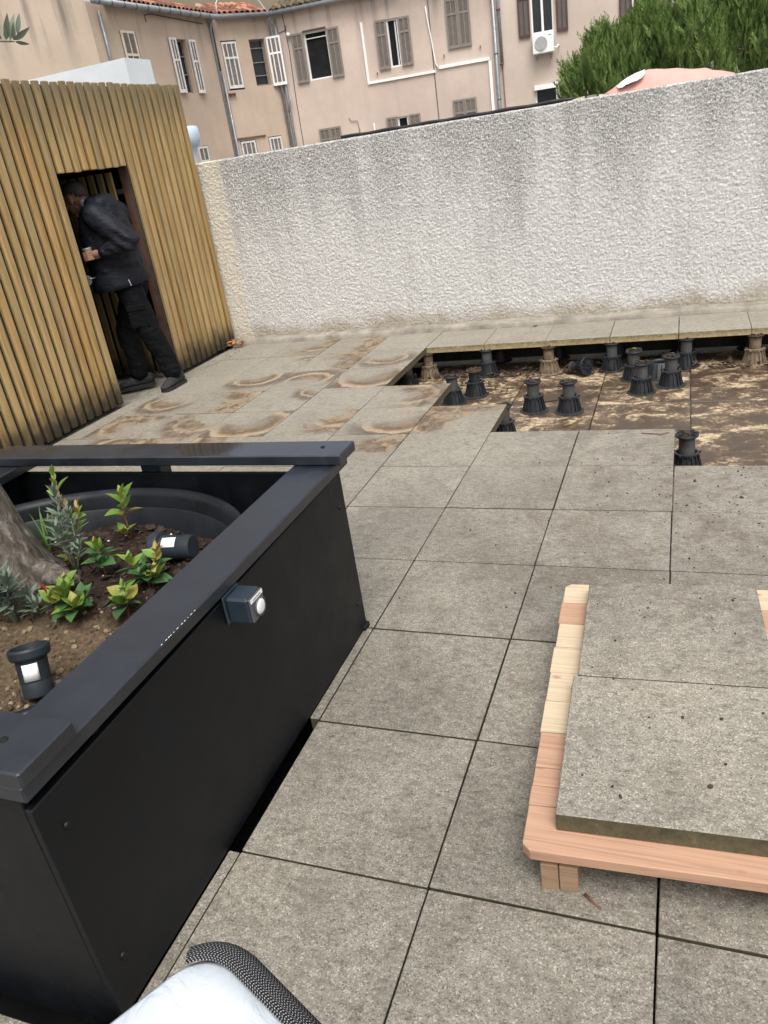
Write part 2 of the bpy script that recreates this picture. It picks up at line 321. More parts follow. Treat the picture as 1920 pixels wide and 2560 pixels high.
def painted_black(name, c, r0, wet=0.0):
    t = NT(name); p = t.pos(); n = t.noise(p, 6, 6, 0.65); sp = t.noise(p, 45, 4, 0.7)
    cc = t.mix(t.mr(n, 0.35, 0.7), tuple(x * 0.75 for x in c), tuple(x * 1.35 for x in c))
    dust = t.mr(sp, 0.6, 0.78, 0, 0.35); cc = t.mix(dust, cc, tuple(min(1, x * 2.4 + 0.003) for x in c))
    drip = t.mr(t.noise(t.vmul(p, (5, 5, 0.5)), 2.0, 6, 0.7, 0.3), 0.55, 0.75, 0, 0.6); cc = t.mix(drip, cc, tuple(x * 1.8 + 0.0015 for x in c))
    rr = t.math('ADD', t.mr(n, 0.3, 0.7, r0 - 0.09, r0 + 0.12), t.math('MULTIPLY', drip, 0.2))
    if wet:
        s3 = t.sep(p); w = t.noise(t.vmul(p, (1.4, 2.2, 1)), 1.7, 4, 0.5, 0.4); k = t.math('MULTIPLY', t.mr(t.math('ADD', w, t.mr(s3[0], -1.2, 0.0, -0.08, 0.16)), 0.50, 0.58, 0, 1, True), t.mr(s3[1], -2.06, -2.04, 0, 1))
        k = t.math('MULTIPLY', k, t.mr(t.sep(t.nrm())[2], 0.7, 0.95)); inv = t.math('SUBTRACT', 1.0, k)
        rr = t.math('ADD', t.math('MULTIPLY', rr, inv), t.math('MULTIPLY', k, 0.06))
        return t.fin(cc, rr, t.bump(t.math('MULTIPLY', t.noise(p, 140, 3), inv), 0.15, 0.0006), 0.8)
    return t.fin(cc, rr, t.bump(t.noise(p, 140, 3), 0.15, 0.0006), 0.3)
MAT['board'] = painted_black('planter_board', (0.0115, 0.0145, 0.0205), 0.36, 1.0); MAT['panel'] = painted_black('planter_panel', (0.0028, 0.0037, 0.0052), 0.46); MAT['dark'] = painted_black('black_paint_and_shade', (0.006, 0.006, 0.006), 0.7)  # 'dark' serves black parts and surfaces with shade put into the colour
MAT['pot'] = painted_black('pot_plastic', (0.011, 0.0125, 0.015), 0.38); MAT['lampmetal'] = painted_black('lamp_metal', (0.020, 0.026, 0.032), 0.45)
MAT['ped'] = simple('pedestal_plastic', (0.020, 0.022, 0.025), 0.5, 0.4, 18); MAT['pedgrey'] = simple('pedestal_tube', (0.075, 0.075, 0.074), 0.5, 0.3, 18)
MAT['pedtan'] = simple('pedestal_muddy', (0.17, 0.125, 0.08), 0.75, 0.45, 25)
MAT['mud'] = simple('mud_cake', (0.05, 0.034, 0.022), 0.85, 0.5, 60, bump=0.8, bd=0.004)
MAT['white'] = simple('white_paint', (0.76, 0.76, 0.74), 0.45, 0.07, 6, bump=0.1); MAT['whitewall'] = simple('white_render', (0.66, 0.69, 0.70), 0.85, 0.06, 3, bump=0.4, bs=60, bd=0.003)
MAT['greyshade'] = simple('shaded_side_render', (0.50, 0.51, 0.53), 0.85, 0.12, 4, bump=0.4, bs=60, bd=0.003)  # darker copy of the white render, side shade put into its colour
MAT['cream'] = simple('cream_paint', (0.62, 0.55, 0.44), 0.6, 0.1, 8); MAT['oldwhite'] = simple('peeling_white_paint', (0.60, 0.59, 0.57), 0.7, 0.2, 14)
MAT['taupe'] = simple('taupe_shutter_paint', (0.165, 0.138, 0.115), 0.6, 0.12, 8); MAT['taupe_l'] = simple('taupe_frame_paint', (0.215, 0.185, 0.158), 0.6, 0.12, 8); MAT['brown'] = simple('brown_shutter_frame', (0.075, 0.042, 0.032), 0.6, 0.2, 8); MAT['brownl'] = simple('brown_shutter_louvre', (0.135, 0.115, 0.105), 0.7, 0.2, 30)
MAT['greyl'] = simple('grey_weathered_louvre', (0.20, 0.175, 0.155), 0.8, 0.35, 22); MAT['zinc'] = simple('zinc', (0.24, 0.255, 0.265), 0.45, 0.2, 10, metal=0.4); MAT['rust'] = simple('rusty_iron', (0.15, 0.07, 0.035), 0.8, 0.4, 30)
MAT['glass'] = simple('dark_glass', (0.018, 0.022, 0.026), 0.08, 0.2, 2, spec=0.5, bump=0.0); MAT['black'] = simple('unlit_room', (0.006, 0.006, 0.007), 0.9, 0.1, 3)
MAT['rubber'] = simple('black_rubber_hose', (0.012, 0.012, 0.012), 0.5, 0.3, 20); MAT['kerb'] = simple('kerb_cement', (0.25, 0.225, 0.185), 0.85, 0.35, 9, bump=0.5, bs=50, bd=0.004)
MAT['membrane'] = simple('bitumen_upstand', (0.028, 0.026, 0.024), 0.7, 0.4, 10, bump=0.4, bs=40, bd=0.003); MAT['backing'] = simple('slat_backing', (0.085, 0.064, 0.054), 0.8, 0.35, 14, bump=0.4, bs=60)
MAT['jamb'] = simple('red_brown_jamb', (0.135, 0.072, 0.050), 0.6, 0.3, 9); MAT['steel'] = simple('steel', (0.16, 0.16, 0.155), 0.4, 0.2, 20, metal=0.8); MAT['paper'] = simple('white_paper', (0.80, 0.80, 0.79), 0.6, 0.04, 10)
MAT['bluegrey'] = simple('blue_grey_plastic', (0.020, 0.031, 0.042), 0.4, 0.2, 14); MAT['greyplastic'] = simple('grey_bezel', (0.075, 0.08, 0.085), 0.35, 0.15, 14); MAT['ink'] = simple('grey_ink', (0.12, 0.12, 0.12), 0.7, 0.1, 40)
MAT['pvc'] = simple('white_pvc_trunking', (0.80, 0.79, 0.75), 0.45, 0.05, 5); MAT['cowl'] = simple('pale_blue_metal', (0.55, 0.66, 0.76), 0.3, 0.08, 4, metal=0.1); MAT['pink'] = simple('pink_sheet', (0.60, 0.31, 0.26), 0.65, 0.10, 7, bump=0.3, bs=25, bd=0.004)
MAT['paleblue'] = simple('pale_blue_sheet', (0.66, 0.72, 0.77), 0.5, 0.08, 9, bump=0.5, bs=40, bd=0.004); MAT['ground'] = simple('courtyard_ground', (0.20, 0.19, 0.17), 0.9, 0.3, 0.4)
MAT['acgrille'] = simple('grille_grey', (0.27, 0.27, 0.26), 0.6, 0.2, 40)

def facade_mat(name, c, stain=1.0):
    t = NT(name); p = t.pos(); z = t.sep(p)[2]
    n = t.noise(p, 0.55, 6, 0.6); cc = t.mix(t.mr(n, 0.35, 0.65), tuple(x * 0.88 for x in c), tuple(x * 1.08 for x in c))
    n2 = t.noise(p, 7, 5, 0.65); cc = t.mix(t.mr(n2, 0.5, 0.8, 0, 0.25), cc, tuple(x * 0.72 for x in c))
    run = t.noise(t.vmul(p, (2.2, 2.2, 0.14)), 1.0, 5, 0.55, 0.2); up = t.mr(z, 4.6, 6.2, 0.12, 1.0, True)
    cc = t.mix(t.math('MULTIPLY', t.mr(run, 0.52, 0.70, 0, 0.8 * stain), up), cc, (0.17, 0.15, 0.13))
    return t.fin(cc, 0.9, t.bump(t.noise(p, 30, 4), 0.25, 0.004), 0.2)
MAT['fac1'] = facade_mat('facade_tan', (0.475, 0.375, 0.295)); MAT['fac2'] = facade_mat('facade_pink', (0.555, 0.452, 0.385)); MAT['fac3'] = facade_mat('facade_beige', (0.555, 0.460, 0.388), 0.4); MAT['fac0'] = facade_mat('facade_gable', (0.49, 0.395, 0.31), 1.3)
def tile_mat(name, cols):
    t = NT(name); rn = t.rnd(); v = t.off(t.oc(), rn); c = t.ramp(rn, cols); n = t.noise(v, 9, 5, 0.7)
    c = t.mix(t.mr(n, 0.48, 0.72, 0, 0.7), c, (0.075, 0.06, 0.05)); return t.fin(c, 0.85, t.bump(n, 0.3, 0.004), 0.2)
MAT['tile'] = tile_mat('terracotta_tile', [(0.0, (0.15, 0.075, 0.062)), (0.3, (0.22, 0.10, 0.075)), (0.55, (0.30, 0.125, 0.075)), (0.8, (0.44, 0.185, 0.095)), (1.0, (0.50, 0.30, 0.20))])
MAT['tile_moss'] = tile_mat('mossy_tile', [(0.0, (0.07, 0.065, 0.05)), (0.5, (0.14, 0.115, 0.075)), (1.0, (0.26, 0.16, 0.10))])
def leaf_mat(name, a, b, tip=None, trans=0.25, rough=0.4):
    t = NT(name); rn = t.rnd(); o = t.oc(); n = t.noise(t.off(t.pos(), rn), 9, 4)
    c = t.mix(t.math('ADD', t.math('MULTIPLY', n, 0.5), t.math('MULTIPLY', rn, 0.5)), a, b)
    if tip: c = t.mix(t.math('MULTIPLY', t.mr(rn, 0.70, 0.9), 0.8), c, tip)
    m = t.fin(c, rough, None, 0.4); tr = t.new('ShaderNodeBsdfTranslucent'); t.set(tr.inputs[0], c); mx = t.new('ShaderNodeMixShader'); mx.inputs[0].default_value = trans
    t.t.links.new(t.b.outputs[0], mx.inputs[1]); t.t.links.new(tr.outputs[0], mx.inputs[2]); t.t.links.new(mx.outputs[0], t.out.inputs[0]); return m
MAT['leaf_lime'] = leaf_mat('leaf_lime', (0.095, 0.195, 0.035), (0.27, 0.38, 0.065), (0.30, 0.24, 0.05)); MAT['leaf_green'] = leaf_mat('leaf_green', (0.035, 0.095, 0.04), (0.10, 0.20, 0.06)); MAT['leaf_red'] = leaf_mat('leaf_red', (0.42, 0.03, 0.03), (0.5, 0.11, 0.035))
MAT['leaf_orange'] = leaf_mat('leaf_orange', (0.30, 0.19, 0.05), (0.26, 0.26, 0.07)); MAT['leaf_olive'] = leaf_mat('leaf_olive', (0.075, 0.110, 0.078), (0.20, 0.25, 0.185), None, 0.12, 0.5); MAT['grass'] = leaf_mat('grass_blade', (0.09, 0.22, 0.03), (0.16, 0.32, 0.05))
def cypress_mat():
    t = NT('cypress_foliage'); p = t.pos(); n = t.noise(p, 3.2, 4, 0.6); n2 = t.noise(p, 28, 3, 0.6)
    c = t.ramp(t.math('ADD', t.math('MULTIPLY', n, 0.6), t.math('MULTIPLY', n2, 0.4)), [(0.33, (0.050, 0.095, 0.026)), (0.5, (0.130, 0.205, 0.052)), (0.68, (0.24, 0.31, 0.09))]); return t.fin(c, 0.6, None, 0.3)
MAT['cypress'] = cypress_mat()
def bark():
    t = NT('olive_bark'); p = t.pos(); n = t.noise(t.vmul(p, (26, 26, 7)), 1.4, 6, 0.72, 0.8); v = t.vor(t.vmul(p, (34, 34, 10)), 1.0)
    c = t.ramp(n, [(0.3, (0.045, 0.036, 0.028)), (0.5, (0.125, 0.105, 0.085)), (0.72, (0.30, 0.275, 0.24))]); return t.fin(c, 0.9, t.bump(t.math('ADD', n, v), 1.0, 0.02), 0.2)
MAT['bark'] = bark(); MAT['stem'] = simple('red_brown_stem', (0.20, 0.075, 0.045), 0.7, 0.3, 30); MAT['twig'] = simple('grey_green_twig', (0.19, 0.20, 0.14), 0.7, 0.3, 30)
def soil_mat():
    t = NT('soil'); p = t.pos(); n = t.noise(p, 70, 5, 0.7); n1 = t.noise(p, 22, 5, 0.7)
    a = t.ramp(n, [(0.3, (0.010, 0.007, 0.005)), (0.7, (0.045, 0.028, 0.02))]); b = t.ramp(n, [(0.28, (0.04, 0.029, 0.019)), (0.55, (0.115, 0.082, 0.05)), (0.78, (0.22, 0.165, 0.10))])
    y = t.sep(p)[1]; k = t.mr(t.math('ADD', y, t.math('MULTIPLY', n1, 0.3)), -2.58, -2.40, 1, 0, True); return t.fin(t.mix(k, a, b), 0.95, t.bump(n, 0.9, 0.01), 0.15)
MAT['soil'] = soil_mat(); MAT['pebble'] = simple('pebble', (0.21, 0.155, 0.095), 0.8, 0.5, 30); MAT['bark_chip'] = simple('bark_chip', (0.032, 0.020, 0.015), 0.85, 0.5, 40); MAT['crumb'] = simple('dirt_crumb', (0.035, 0.026, 0.018), 0.9, 0.5, 60)
MAT['dryleaf'] = simple('dry_leaf', (0.36, 0.17, 0.06), 0.7, 0.5, 30); MAT['perlite'] = simple('perlite', (0.75, 0.73, 0.68), 0.8, 0.1, 30)
MAT['skin'] = simple('skin', (0.36, 0.185, 0.125), 0.5, 0.16, 25, bump=0.25, bs=220); MAT['hair'] = simple('grey_hair', (0.075, 0.065, 0.058), 0.8, 0.45, 90, bump=0.9, bs=400, bd=0.002)
def cloth(name, c, rough=0.6, s=420):
    t = NT(name); p = t.pos(); n = t.noise(p, 9, 4, 0.6); w = t.noise(p, s, 2); fo = t.noise(t.vmul(p, (1, 1, 2.2)), 10, 4, 0.5, 1.0)
    cc = t.mix(n, tuple(x * 0.7 for x in c), tuple(x * 1.35 for x in c)); return t.fin(cc, rough, t.bump(t.math('ADD', t.math('MULTIPLY', fo, 1.0), t.math('MULTIPLY', w, 0.02)), 0.7, 0.02), 0.16)
MAT['jacket'] = cloth('navy_jacket', (0.0120, 0.0134, 0.0188), 0.55); MAT['trouser'] = cloth('black_trouser', (0.0032, 0.0034, 0.0045), 0.85); MAT['shoe'] = cloth('grey_shoe', (0.035, 0.035, 0.035), 0.75); MAT['shirt'] = cloth('pale_shirt', (0.45, 0.55, 0.65), 0.8); MAT['sole'] = simple('shoe_sole', (0.02, 0.02, 0.02), 0.8)
def bag_white():
    t = NT('white_tarpaulin'); p = t.pos(); n = t.noise(p, 9, 5, 0.6, 0.6); c = t.mix(n, (0.47, 0.51, 0.555), (0.545, 0.585, 0.63)); return t.fin(c, 0.42, t.bump(t.noise(t.vmul(p, (1, 1, 1)), 14, 4, 0.5, 1.2), 0.6, 0.012), 0.45)
MAT['bag'] = bag_white()
def webbing():
    t = NT('herringbone_webbing'); u = t.sep(t.new('ShaderNodeTexCoord').outputs['UV'])   # u along the tape, v across, in metres
    half = t.math('PINGPONG', t.math('MULTIPLY', u[1], 1.0), 0.0075); s = t.math('ADD', u[0], t.math('MULTIPLY', half, 0.9))
    tw = t.math('FRACT', t.math('MULTIPLY', s, 260.0)); d1 = t.math('FRACT', t.math('MULTIPLY', u[1], 420.0))
    k = t.math('MULTIPLY', t.mr(tw, 0.62, 0.70), t.mr(d1, 0.45, 0.55)); c = t.mix(k, (0.008, 0.009, 0.011), (0.34, 0.34, 0.34)); return t.fin(c, 0.8, t.bump(t.math('ADD', tw, d1), 0.5, 0.0006), 0.2)
MAT['web'] = webbing()

# ================================================================== SETTING
DZ = -0.27                                                     # roof deck level below the paving
g = MB(); g.add([(-150, -150, -3.2), (150, -150, -3.2), (150, 150, -3.2), (-150, 150, -3.2)], [(0, 1, 2, 3)]); obj('ground', g, MAT['ground'], kind='structure')
g = MB(); g.box(-7, 7, -9, 2.86, -3.19, DZ - 0.03); obj('building_mass', g, MAT['kerb'], kind='structure').name = 'terrace_base'
deck = thing('roof_deck', kind='structure', loc=(0, 0, DZ))
tag(deck, 'stained cream and brown insulation deck under the lifted paving')
me, c0 = mesh_of(MB().cbox(0, 0.607, 0, 1.192, -0.026, 0, 0.002), 'deck_panel'); me.materials.append(MAT['deck'])
for i in range(-7, 8):
    for j in range(-5, 2):
        x0 = -0.145 + 0.615 * i; y0 = 0.02 + 1.2 * j
        if x0 > 3.6 or x0 < -4.2 or y0 < -5.5: continue
        sy = 1.0 if y0 + 1.2 < 2.6 else (2.60 - y0) / 1.2
        inst('deck_panel', me, Matrix.Translation((x0 + 0.3075, y0 + 0.6 * sy, DZ - 0.026 + random.uniform(-0.0015, 0.0015))) @ Matrix.Diagonal((1, sy, 1, 1)), deck)
g = MB(); g.box(-4.4, 3.8, 2.585, 2.60, DZ, -0.03); obj('upstand', g, MAT['membrane'], deck)

# ---- paving slabs on the 50 cm grid
paving = thing('terrace_paving', kind='structure', loc=(0, 0, 0)); tag(paving, 'grey washed concrete paving slabs laid on pedestals')
ylines = {4: 2.05, 5: 2.595, 3: 1.51}
Y = lambda j: ylines.get(j, 0.5 * j)
slab_cache = {}
def slab_mesh(w, d):
    k = (round(w, 4), round(d, 4))
    if k not in slab_cache:
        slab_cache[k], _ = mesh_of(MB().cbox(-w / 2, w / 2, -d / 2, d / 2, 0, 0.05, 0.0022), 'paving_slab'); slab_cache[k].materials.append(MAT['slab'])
    return slab_cache[k]
STAIN = {(-6, 0): (-.2, -.15, .26), (-5, 0): (.1, .05, .24), (-4, 0): (.02, -.04, .34), (-3, 0): (.16, .12, .26), (-2, 0): (.12, -.16, .30), (-1, 0): (.0, -.06, .44), (-6, 1): (-.05, .05, .22), (-5, 1): (.02, -.12, .36), (-4, 2): (-.1, -.2, .24),
         (-4, 1): (.24, .18, .16), (-5, 2): (-.26, .1, .24), (-3, 2): (.06, .02, .34), (-3, 3): (-.2, -.16, .2), (-4, 3): (.06, -.05, .34), (-5, 4): (.12, .1, .3), (-4, 4): (.08, .0, .26), (-2, 1): (-.2, .02, .26), (-5, 3): (.3, -.2, .2), (-2, -1): (.1, .2, .2), (-5, -1): (.05, .15, .26), (-6, -1): (.2, .1, .24), (-4, -1): (0, .2, .3)}
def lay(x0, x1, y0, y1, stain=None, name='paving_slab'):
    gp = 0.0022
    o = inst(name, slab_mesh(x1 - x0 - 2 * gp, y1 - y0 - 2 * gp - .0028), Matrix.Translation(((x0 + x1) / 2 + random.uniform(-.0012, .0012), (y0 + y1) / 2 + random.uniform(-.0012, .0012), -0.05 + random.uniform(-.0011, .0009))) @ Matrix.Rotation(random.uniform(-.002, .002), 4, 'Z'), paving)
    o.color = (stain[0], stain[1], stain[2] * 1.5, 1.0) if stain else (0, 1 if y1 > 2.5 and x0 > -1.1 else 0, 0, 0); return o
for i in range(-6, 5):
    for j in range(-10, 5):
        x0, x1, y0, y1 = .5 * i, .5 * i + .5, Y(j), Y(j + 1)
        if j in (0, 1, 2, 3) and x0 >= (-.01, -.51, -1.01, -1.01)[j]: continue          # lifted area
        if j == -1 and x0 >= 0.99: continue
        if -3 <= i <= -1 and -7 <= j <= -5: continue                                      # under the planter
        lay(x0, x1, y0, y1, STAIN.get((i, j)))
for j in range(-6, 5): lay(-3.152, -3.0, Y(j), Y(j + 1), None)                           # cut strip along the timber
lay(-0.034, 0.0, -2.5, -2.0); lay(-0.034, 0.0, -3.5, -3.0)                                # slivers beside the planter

# ---- stucco wall with real relief
def vnoise(nx, ny, cx, cy, seed):
    r = np.random.default_rng(seed); gx = int(cx) + 3; gy = int(cy) + 3; G = r.random((gy, gx))
    u = np.linspace(0, cx, nx); v = np.linspace(0, cy, ny); iu = u.astype(int); iv = v.astype(int); fu = u - iu; fv = v - iv
    fu = fu * fu * (3 - 2 * fu); fv = (fv * fv * (3 - 2 * fv))[:, None]
    a = G[np.ix_(iv, iu)]; b = G[np.ix_(iv, iu + 1)]; c = G[np.ix_(iv + 1, iu)]; d = G[np.ix_(iv + 1, iu + 1)]
    return (a * (1 - fu) + b * fu) * (1 - fv) + (c * (1 - fu) + d * fu) * fv
WX0, WX1, WY, WT = -3.4, 2.7, 2.70, 1.68
nx, nz = 1070, 295
hx = (WX1 - WX0); hgt = WT - 0.0
H = 0.2 * vnoise(nx, nz, hx / 0.06, hgt / 0.05, 1) + 0.7 * vnoise(nx, nz, hx / 0.0155, hgt / 0.013, 2) + 0.55 * np.random.default_rng(5).random((nz, nx))
H = np.maximum(H - 0.38, 0) ** 1.0 * 0.0088 + 0.006 * vnoise(nx, nz, hx / 0.6, hgt / 0.5, 4)
xs = np.linspace(WX0, WX1, nx); zs = np.linspace(0.0, WT, nz); H[-1] *= 0.3
V = np.stack([np.broadcast_to(xs, (nz, nx)), WY - H, np.broadcast_to(zs[:, None], (nz, nx))], -1).reshape(-1, 3)
edge = 0.004 * np.sin(xs * 9) + 0.006 * (vnoise(nx, 1, hx / 0.05, 1, 9)[0] - .5); V.reshape(nz, nx, 3)[-1, :, 2] += edge; V.reshape(nz, nx, 3)[-1, :, 1] += 0.006
idx = (np.arange(nz - 1)[:, None] * nx + np.arange(nx - 1)).reshape(-1); F = np.stack([idx, idx + 1, idx + nx + 1, idx + nx], 1)
b0 = len(V); back = [(WX1, WY + .18, 0), (WX0, WY + .18, 0), (WX0, WY + .18, WT - .004), (WX1, WY + .18, WT - .004)]
faces = F.tolist() + [(b0, b0 + 1, b0 + 2, b0 + 3), (0, (nz - 1) * nx, b0 + 2, b0 + 1), (nx - 1, b0, b0 + 3, nz * nx - 1), tuple(range((nz - 1) * nx, nz * nx)) + (b0 + 3, b0 + 2)]
wme = bpy.data.meshes.new('boundary_wall'); wme.from_pydata(V.tolist() + back, [], faces); wme.materials.append(MAT['stucco']); wme.shade_smooth(); wme.update()
wall = inst('boundary_wall', wme, Matrix.Identity(4), label='rough white stucco wall streaked grey, closing the terrace', cat='wall')
g = MB(); n = 90; pr = []
for i in range(n + 1):
    x = -3.12 + (5.8) * i / n; h = 0.028 + 0.012 * mnoise.noise(Vector((x * 3, 0, 0))) + 0.004 * mnoise.noise(Vector((x * 25, 0, 0))); d = 0.006 * mnoise.noise(Vector((x * 8, 5, 0)))
    pr.append([(x, 2.600 + d, -0.05), (x, 2.601 + d, h), (x, 2.612 + d, h + .012), (x, 2.705, h + .026)])
g.v = [p for q in pr for p in q]; g.f = [(4 * i + k, 4 * i + 4 + k, 4 * i + 5 + k, 4 * i + 1 + k) for i in range(n) for k in range(3)]
obj('kerb', g, MAT['kerb'], wall, label='cement kerb with flaking white paint', smooth=True)
g = MB(); pts = [(-1.80 + 0.05 * k, 2.85 + .004 * math.sin(k * 1.7), 1.700 + .003 * math.sin(k * .9)) for k in range(41)]; g.tube(pts, .014, 8); obj('black_hose', g, MAT['rubber'], smooth=True, label='black hose lying along the top of the stucco wall', cat='hose')
for k, (x, w, h) in enumerate([(0.235, .09, .016), (0.335, .07, .02), (0.42, .06, .014)]):
    g = MB(); g.prism([(-w / 2, -.03), (w / 2 - .01, -.035), (w / 2, .02), (0, .035), (-w / 2 + .006, .02)], Matrix.Translation((x, 2.84, 1.682)) @ Matrix.Rotation(.12 * (k - 1), 4, 'Y'), h)
    obj('rubble_chip', g, MAT['cream'] if k != 1 else MAT['kerb'], label=['pale render chip on the wall top, next to the hose end', 'grey chip in the middle of three on the wall top', 'pale render chip on the wall top, next to the pink sheet'][k], cat='chip', group='chips on the wall top')

# ---- timber shed
shed = thing('slatted_shed', 'timber shed clad in vertical yellow-brown slats with a doorway', 'shed', (-3.7, 0.6, 0))
SX = -3.20; DY0, DY1, DT, ST = 0.83, 1.67, 1.725, 2.325
slat_full, _ = mesh_of(MB().cbox(-.016, .014, -.0295, .0295, 0, ST - .012, .005), 'slat', False); slat_full.materials.append(MAT['slat'])
slat_short, _ = mesh_of(MB().cbox(-.016, .014, -.0295, .0295, 0, ST - DT - .003, .005), 'slat', False); slat_short.materials.append(MAT['slat'])
pitch = .0925; y = 2.617
while y > -1.7:
    over = DY0 < y < DY1
    M = Matrix.Translation((SX + random.uniform(-.002, .002), y + random.uniform(-.003, .003), (DT if over else .012) + random.uniform(-.004, .006))) @ Matrix.Rotation(random.uniform(-.0015, .0015), 4, 'X')
    inst('slat', slat_short if over else slat_full, M, shed); y -= pitch
g = MB(); bx0, bx1 = SX - .042, SX - .024
g.box(bx0, bx1, -1.75, DY0 + .004, .02, ST - .02); g.box(bx0, bx1, DY1 - .004, 2.655, .02, ST - .02); g.box(bx0, bx1, DY0 + .004, DY1 - .004, DT + .004, ST - .02); obj('backing_board', g, MAT['backing'], shed)
g = MB(); g.cbox(SX - .115, SX - .043, DY1 + .0, DY1 + .035, .0, DT, .002); obj('door_jamb', g, MAT['jamb'], shed)
g = MB(); g.cbox(SX - .115, SX - .043, DY0 - .035, DY0, .0, DT, .002); obj('door_jamb', g, MAT['jamb'], shed)
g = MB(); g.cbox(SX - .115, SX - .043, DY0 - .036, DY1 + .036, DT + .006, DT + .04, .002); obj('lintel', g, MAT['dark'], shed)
g = MB(); g.box(-5.2, -5.15, -1.75, 2.66, -.04, 2.26); g.box(-5.2, SX - .03, 2.62, 2.66, -.04, 2.26); g.box(-5.2, SX - .03, -1.79, -1.75, -.04, 2.26); obj('inner_wall', g, MAT['dark'], shed)  # near-black walls: the shade of the unlit interior is put into the colour
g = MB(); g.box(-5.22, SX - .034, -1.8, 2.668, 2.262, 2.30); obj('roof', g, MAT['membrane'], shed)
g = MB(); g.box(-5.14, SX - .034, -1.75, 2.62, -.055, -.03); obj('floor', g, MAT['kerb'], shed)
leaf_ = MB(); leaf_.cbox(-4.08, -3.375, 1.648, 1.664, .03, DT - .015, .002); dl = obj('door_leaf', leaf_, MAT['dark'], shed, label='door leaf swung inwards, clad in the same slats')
for k in range(8):
    g = MB(); x = -3.392 - k * pitch; g.cbox(x - .029, x + .029, 1.622, 1.646, .02, DT - .02, .005); obj('door_slat', g, MAT['slat'], dl)
for z in (.3, .95, 1.55):
    g = MB(); g.box(-3.375, SX - .11, 1.652, 1.664, z - .02, z + .02); obj('hinge', g, MAT['steel'], dl)
g = MB(); g.cbox(SX + .012, SX + .018, DY0 - .036, DY0 - .014, .945, 1.015, .002); g.cbox(SX - .02, SX + .016, DY0 - .012, DY0 + .004, .955, 1.005, .002); lk = obj('lock_plate', g, MAT['steel'], shed)
g = MB(); g.tube([(SX + .014, DY0 - .028, .99), (SX + .04, DY0 - .028, .99), (SX + .042, DY0 + .018, .988)], .006, 8); obj('handle', g, MAT['steel'], lk, smooth=True)
# nail heads are dark dots at the head of each slat
g = MB()
for k in range(46):
    yy = 2.617 - k * pitch
    for dz in (ST - .055,): g.lathe([(0, .0015), (.004, .001), (.0045, -.001)], 6, Matrix.Translation((SX + .0155, yy, dz)) @ Matrix.Rotation(R_(90), 4, 'Y'))
obj('nail_heads', g, MAT['rust'], shed, kind='stuff')

# ---- things on the roofs just behind
g = MB(); g.box(-9, -4.04, 3.19, 3.62, -3.2, 2.70); wb = obj('white_parapet_block', g, MAT['whitewall'], label='white rendered block rising behind the timber shed', cat='parapet')
g = MB(); g.lathe([(0, 2.055), (.085, 2.055), (.125, 2.045), (.135, 2.02), (.135, 1.945), (.125, 1.90), (.10, 1.86), (.07, 1.82), (.06, 1.7), (.06, -3.2)], 28, Matrix.Translation((-3.805, 3.6, 0)))
obj('vent_cowl', g, MAT['cowl'], smooth=True, label='pale blue rounded metal vent cowl beside the shed', cat='vent'); smooth_by_angle(bpy.data.objects['vent_cowl'], 50)

# pink sheet bunched over something behind the wall top
ridge = [(0.38, 1.69), (0.47, 1.73), (0.56, 1.782), (0.66, 1.81), (0.74, 1.822), (0.80, 1.815), (0.86, 1.803), (0.95, 1.795), (1.06, 1.775), (1.16, 1.765), (1.20, 1.745), (1.28, 1.725), (1.36, 1.70)]
g = MB(); sec = [(-.17, -.22), (-.11, -.12), (-.055, -.035), (-.015, -.004), (.02, 0.0), (.07, -.02), (.16, -.10), (.26, -.24)]
for i, (x, z) in enumerate(ridge):
    for k, (dy, dz) in enumerate(sec):
        w = .010 * mnoise.noise(Vector((x * 9, dy * 20, 1.3))); g.v.append((x + .25 * w, 3.10 + dy + w, max(1.40, z + dz * 1.1 + .6 * w)))
ns = len(sec); g.f = [(i * ns + k, (i + 1) * ns + k, (i + 1) * ns + k + 1, i * ns + k + 1) for i in range(len(ridge) - 1) for k in range(ns - 1)]
pk = obj('pink_sheet', g, MAT['pink'], smooth=True, label='crumpled pink sheet bunched behind the wall top', cat='sheet'); md = pk.modifiers.new('thick', 'SOLIDIFY'); md.thickness = .006
g = MB(); pat = [(.50, 1.742, 0), (.535, 1.768, 0), (.58, 1.792, 0), (.64, 1.812, 0), (.715, 1.828, 0), (.718, 1.80, .03), (.70, 1.775, .045), (.66, 1.758, .055), (.62, 1.752, .06), (.575, 1.742, .05), (.555, 1.728, .05), (.52, 1.728, .035)]
for yy in (3.085, 3.075):
    for (x, z, fd) in pat: g.v.append((x, yy - fd * 1.6, z - .004))
n = len(pat); g.f = [tuple(range(n, 2 * n)), tuple(reversed(range(n)))] + [(i, (i + 1) % n, (i + 1) % n + n, i + n) for i in range(n)]
obj('torn_patch', g, MAT['paleblue'], pk, label='pale blue torn patch on the sheet')

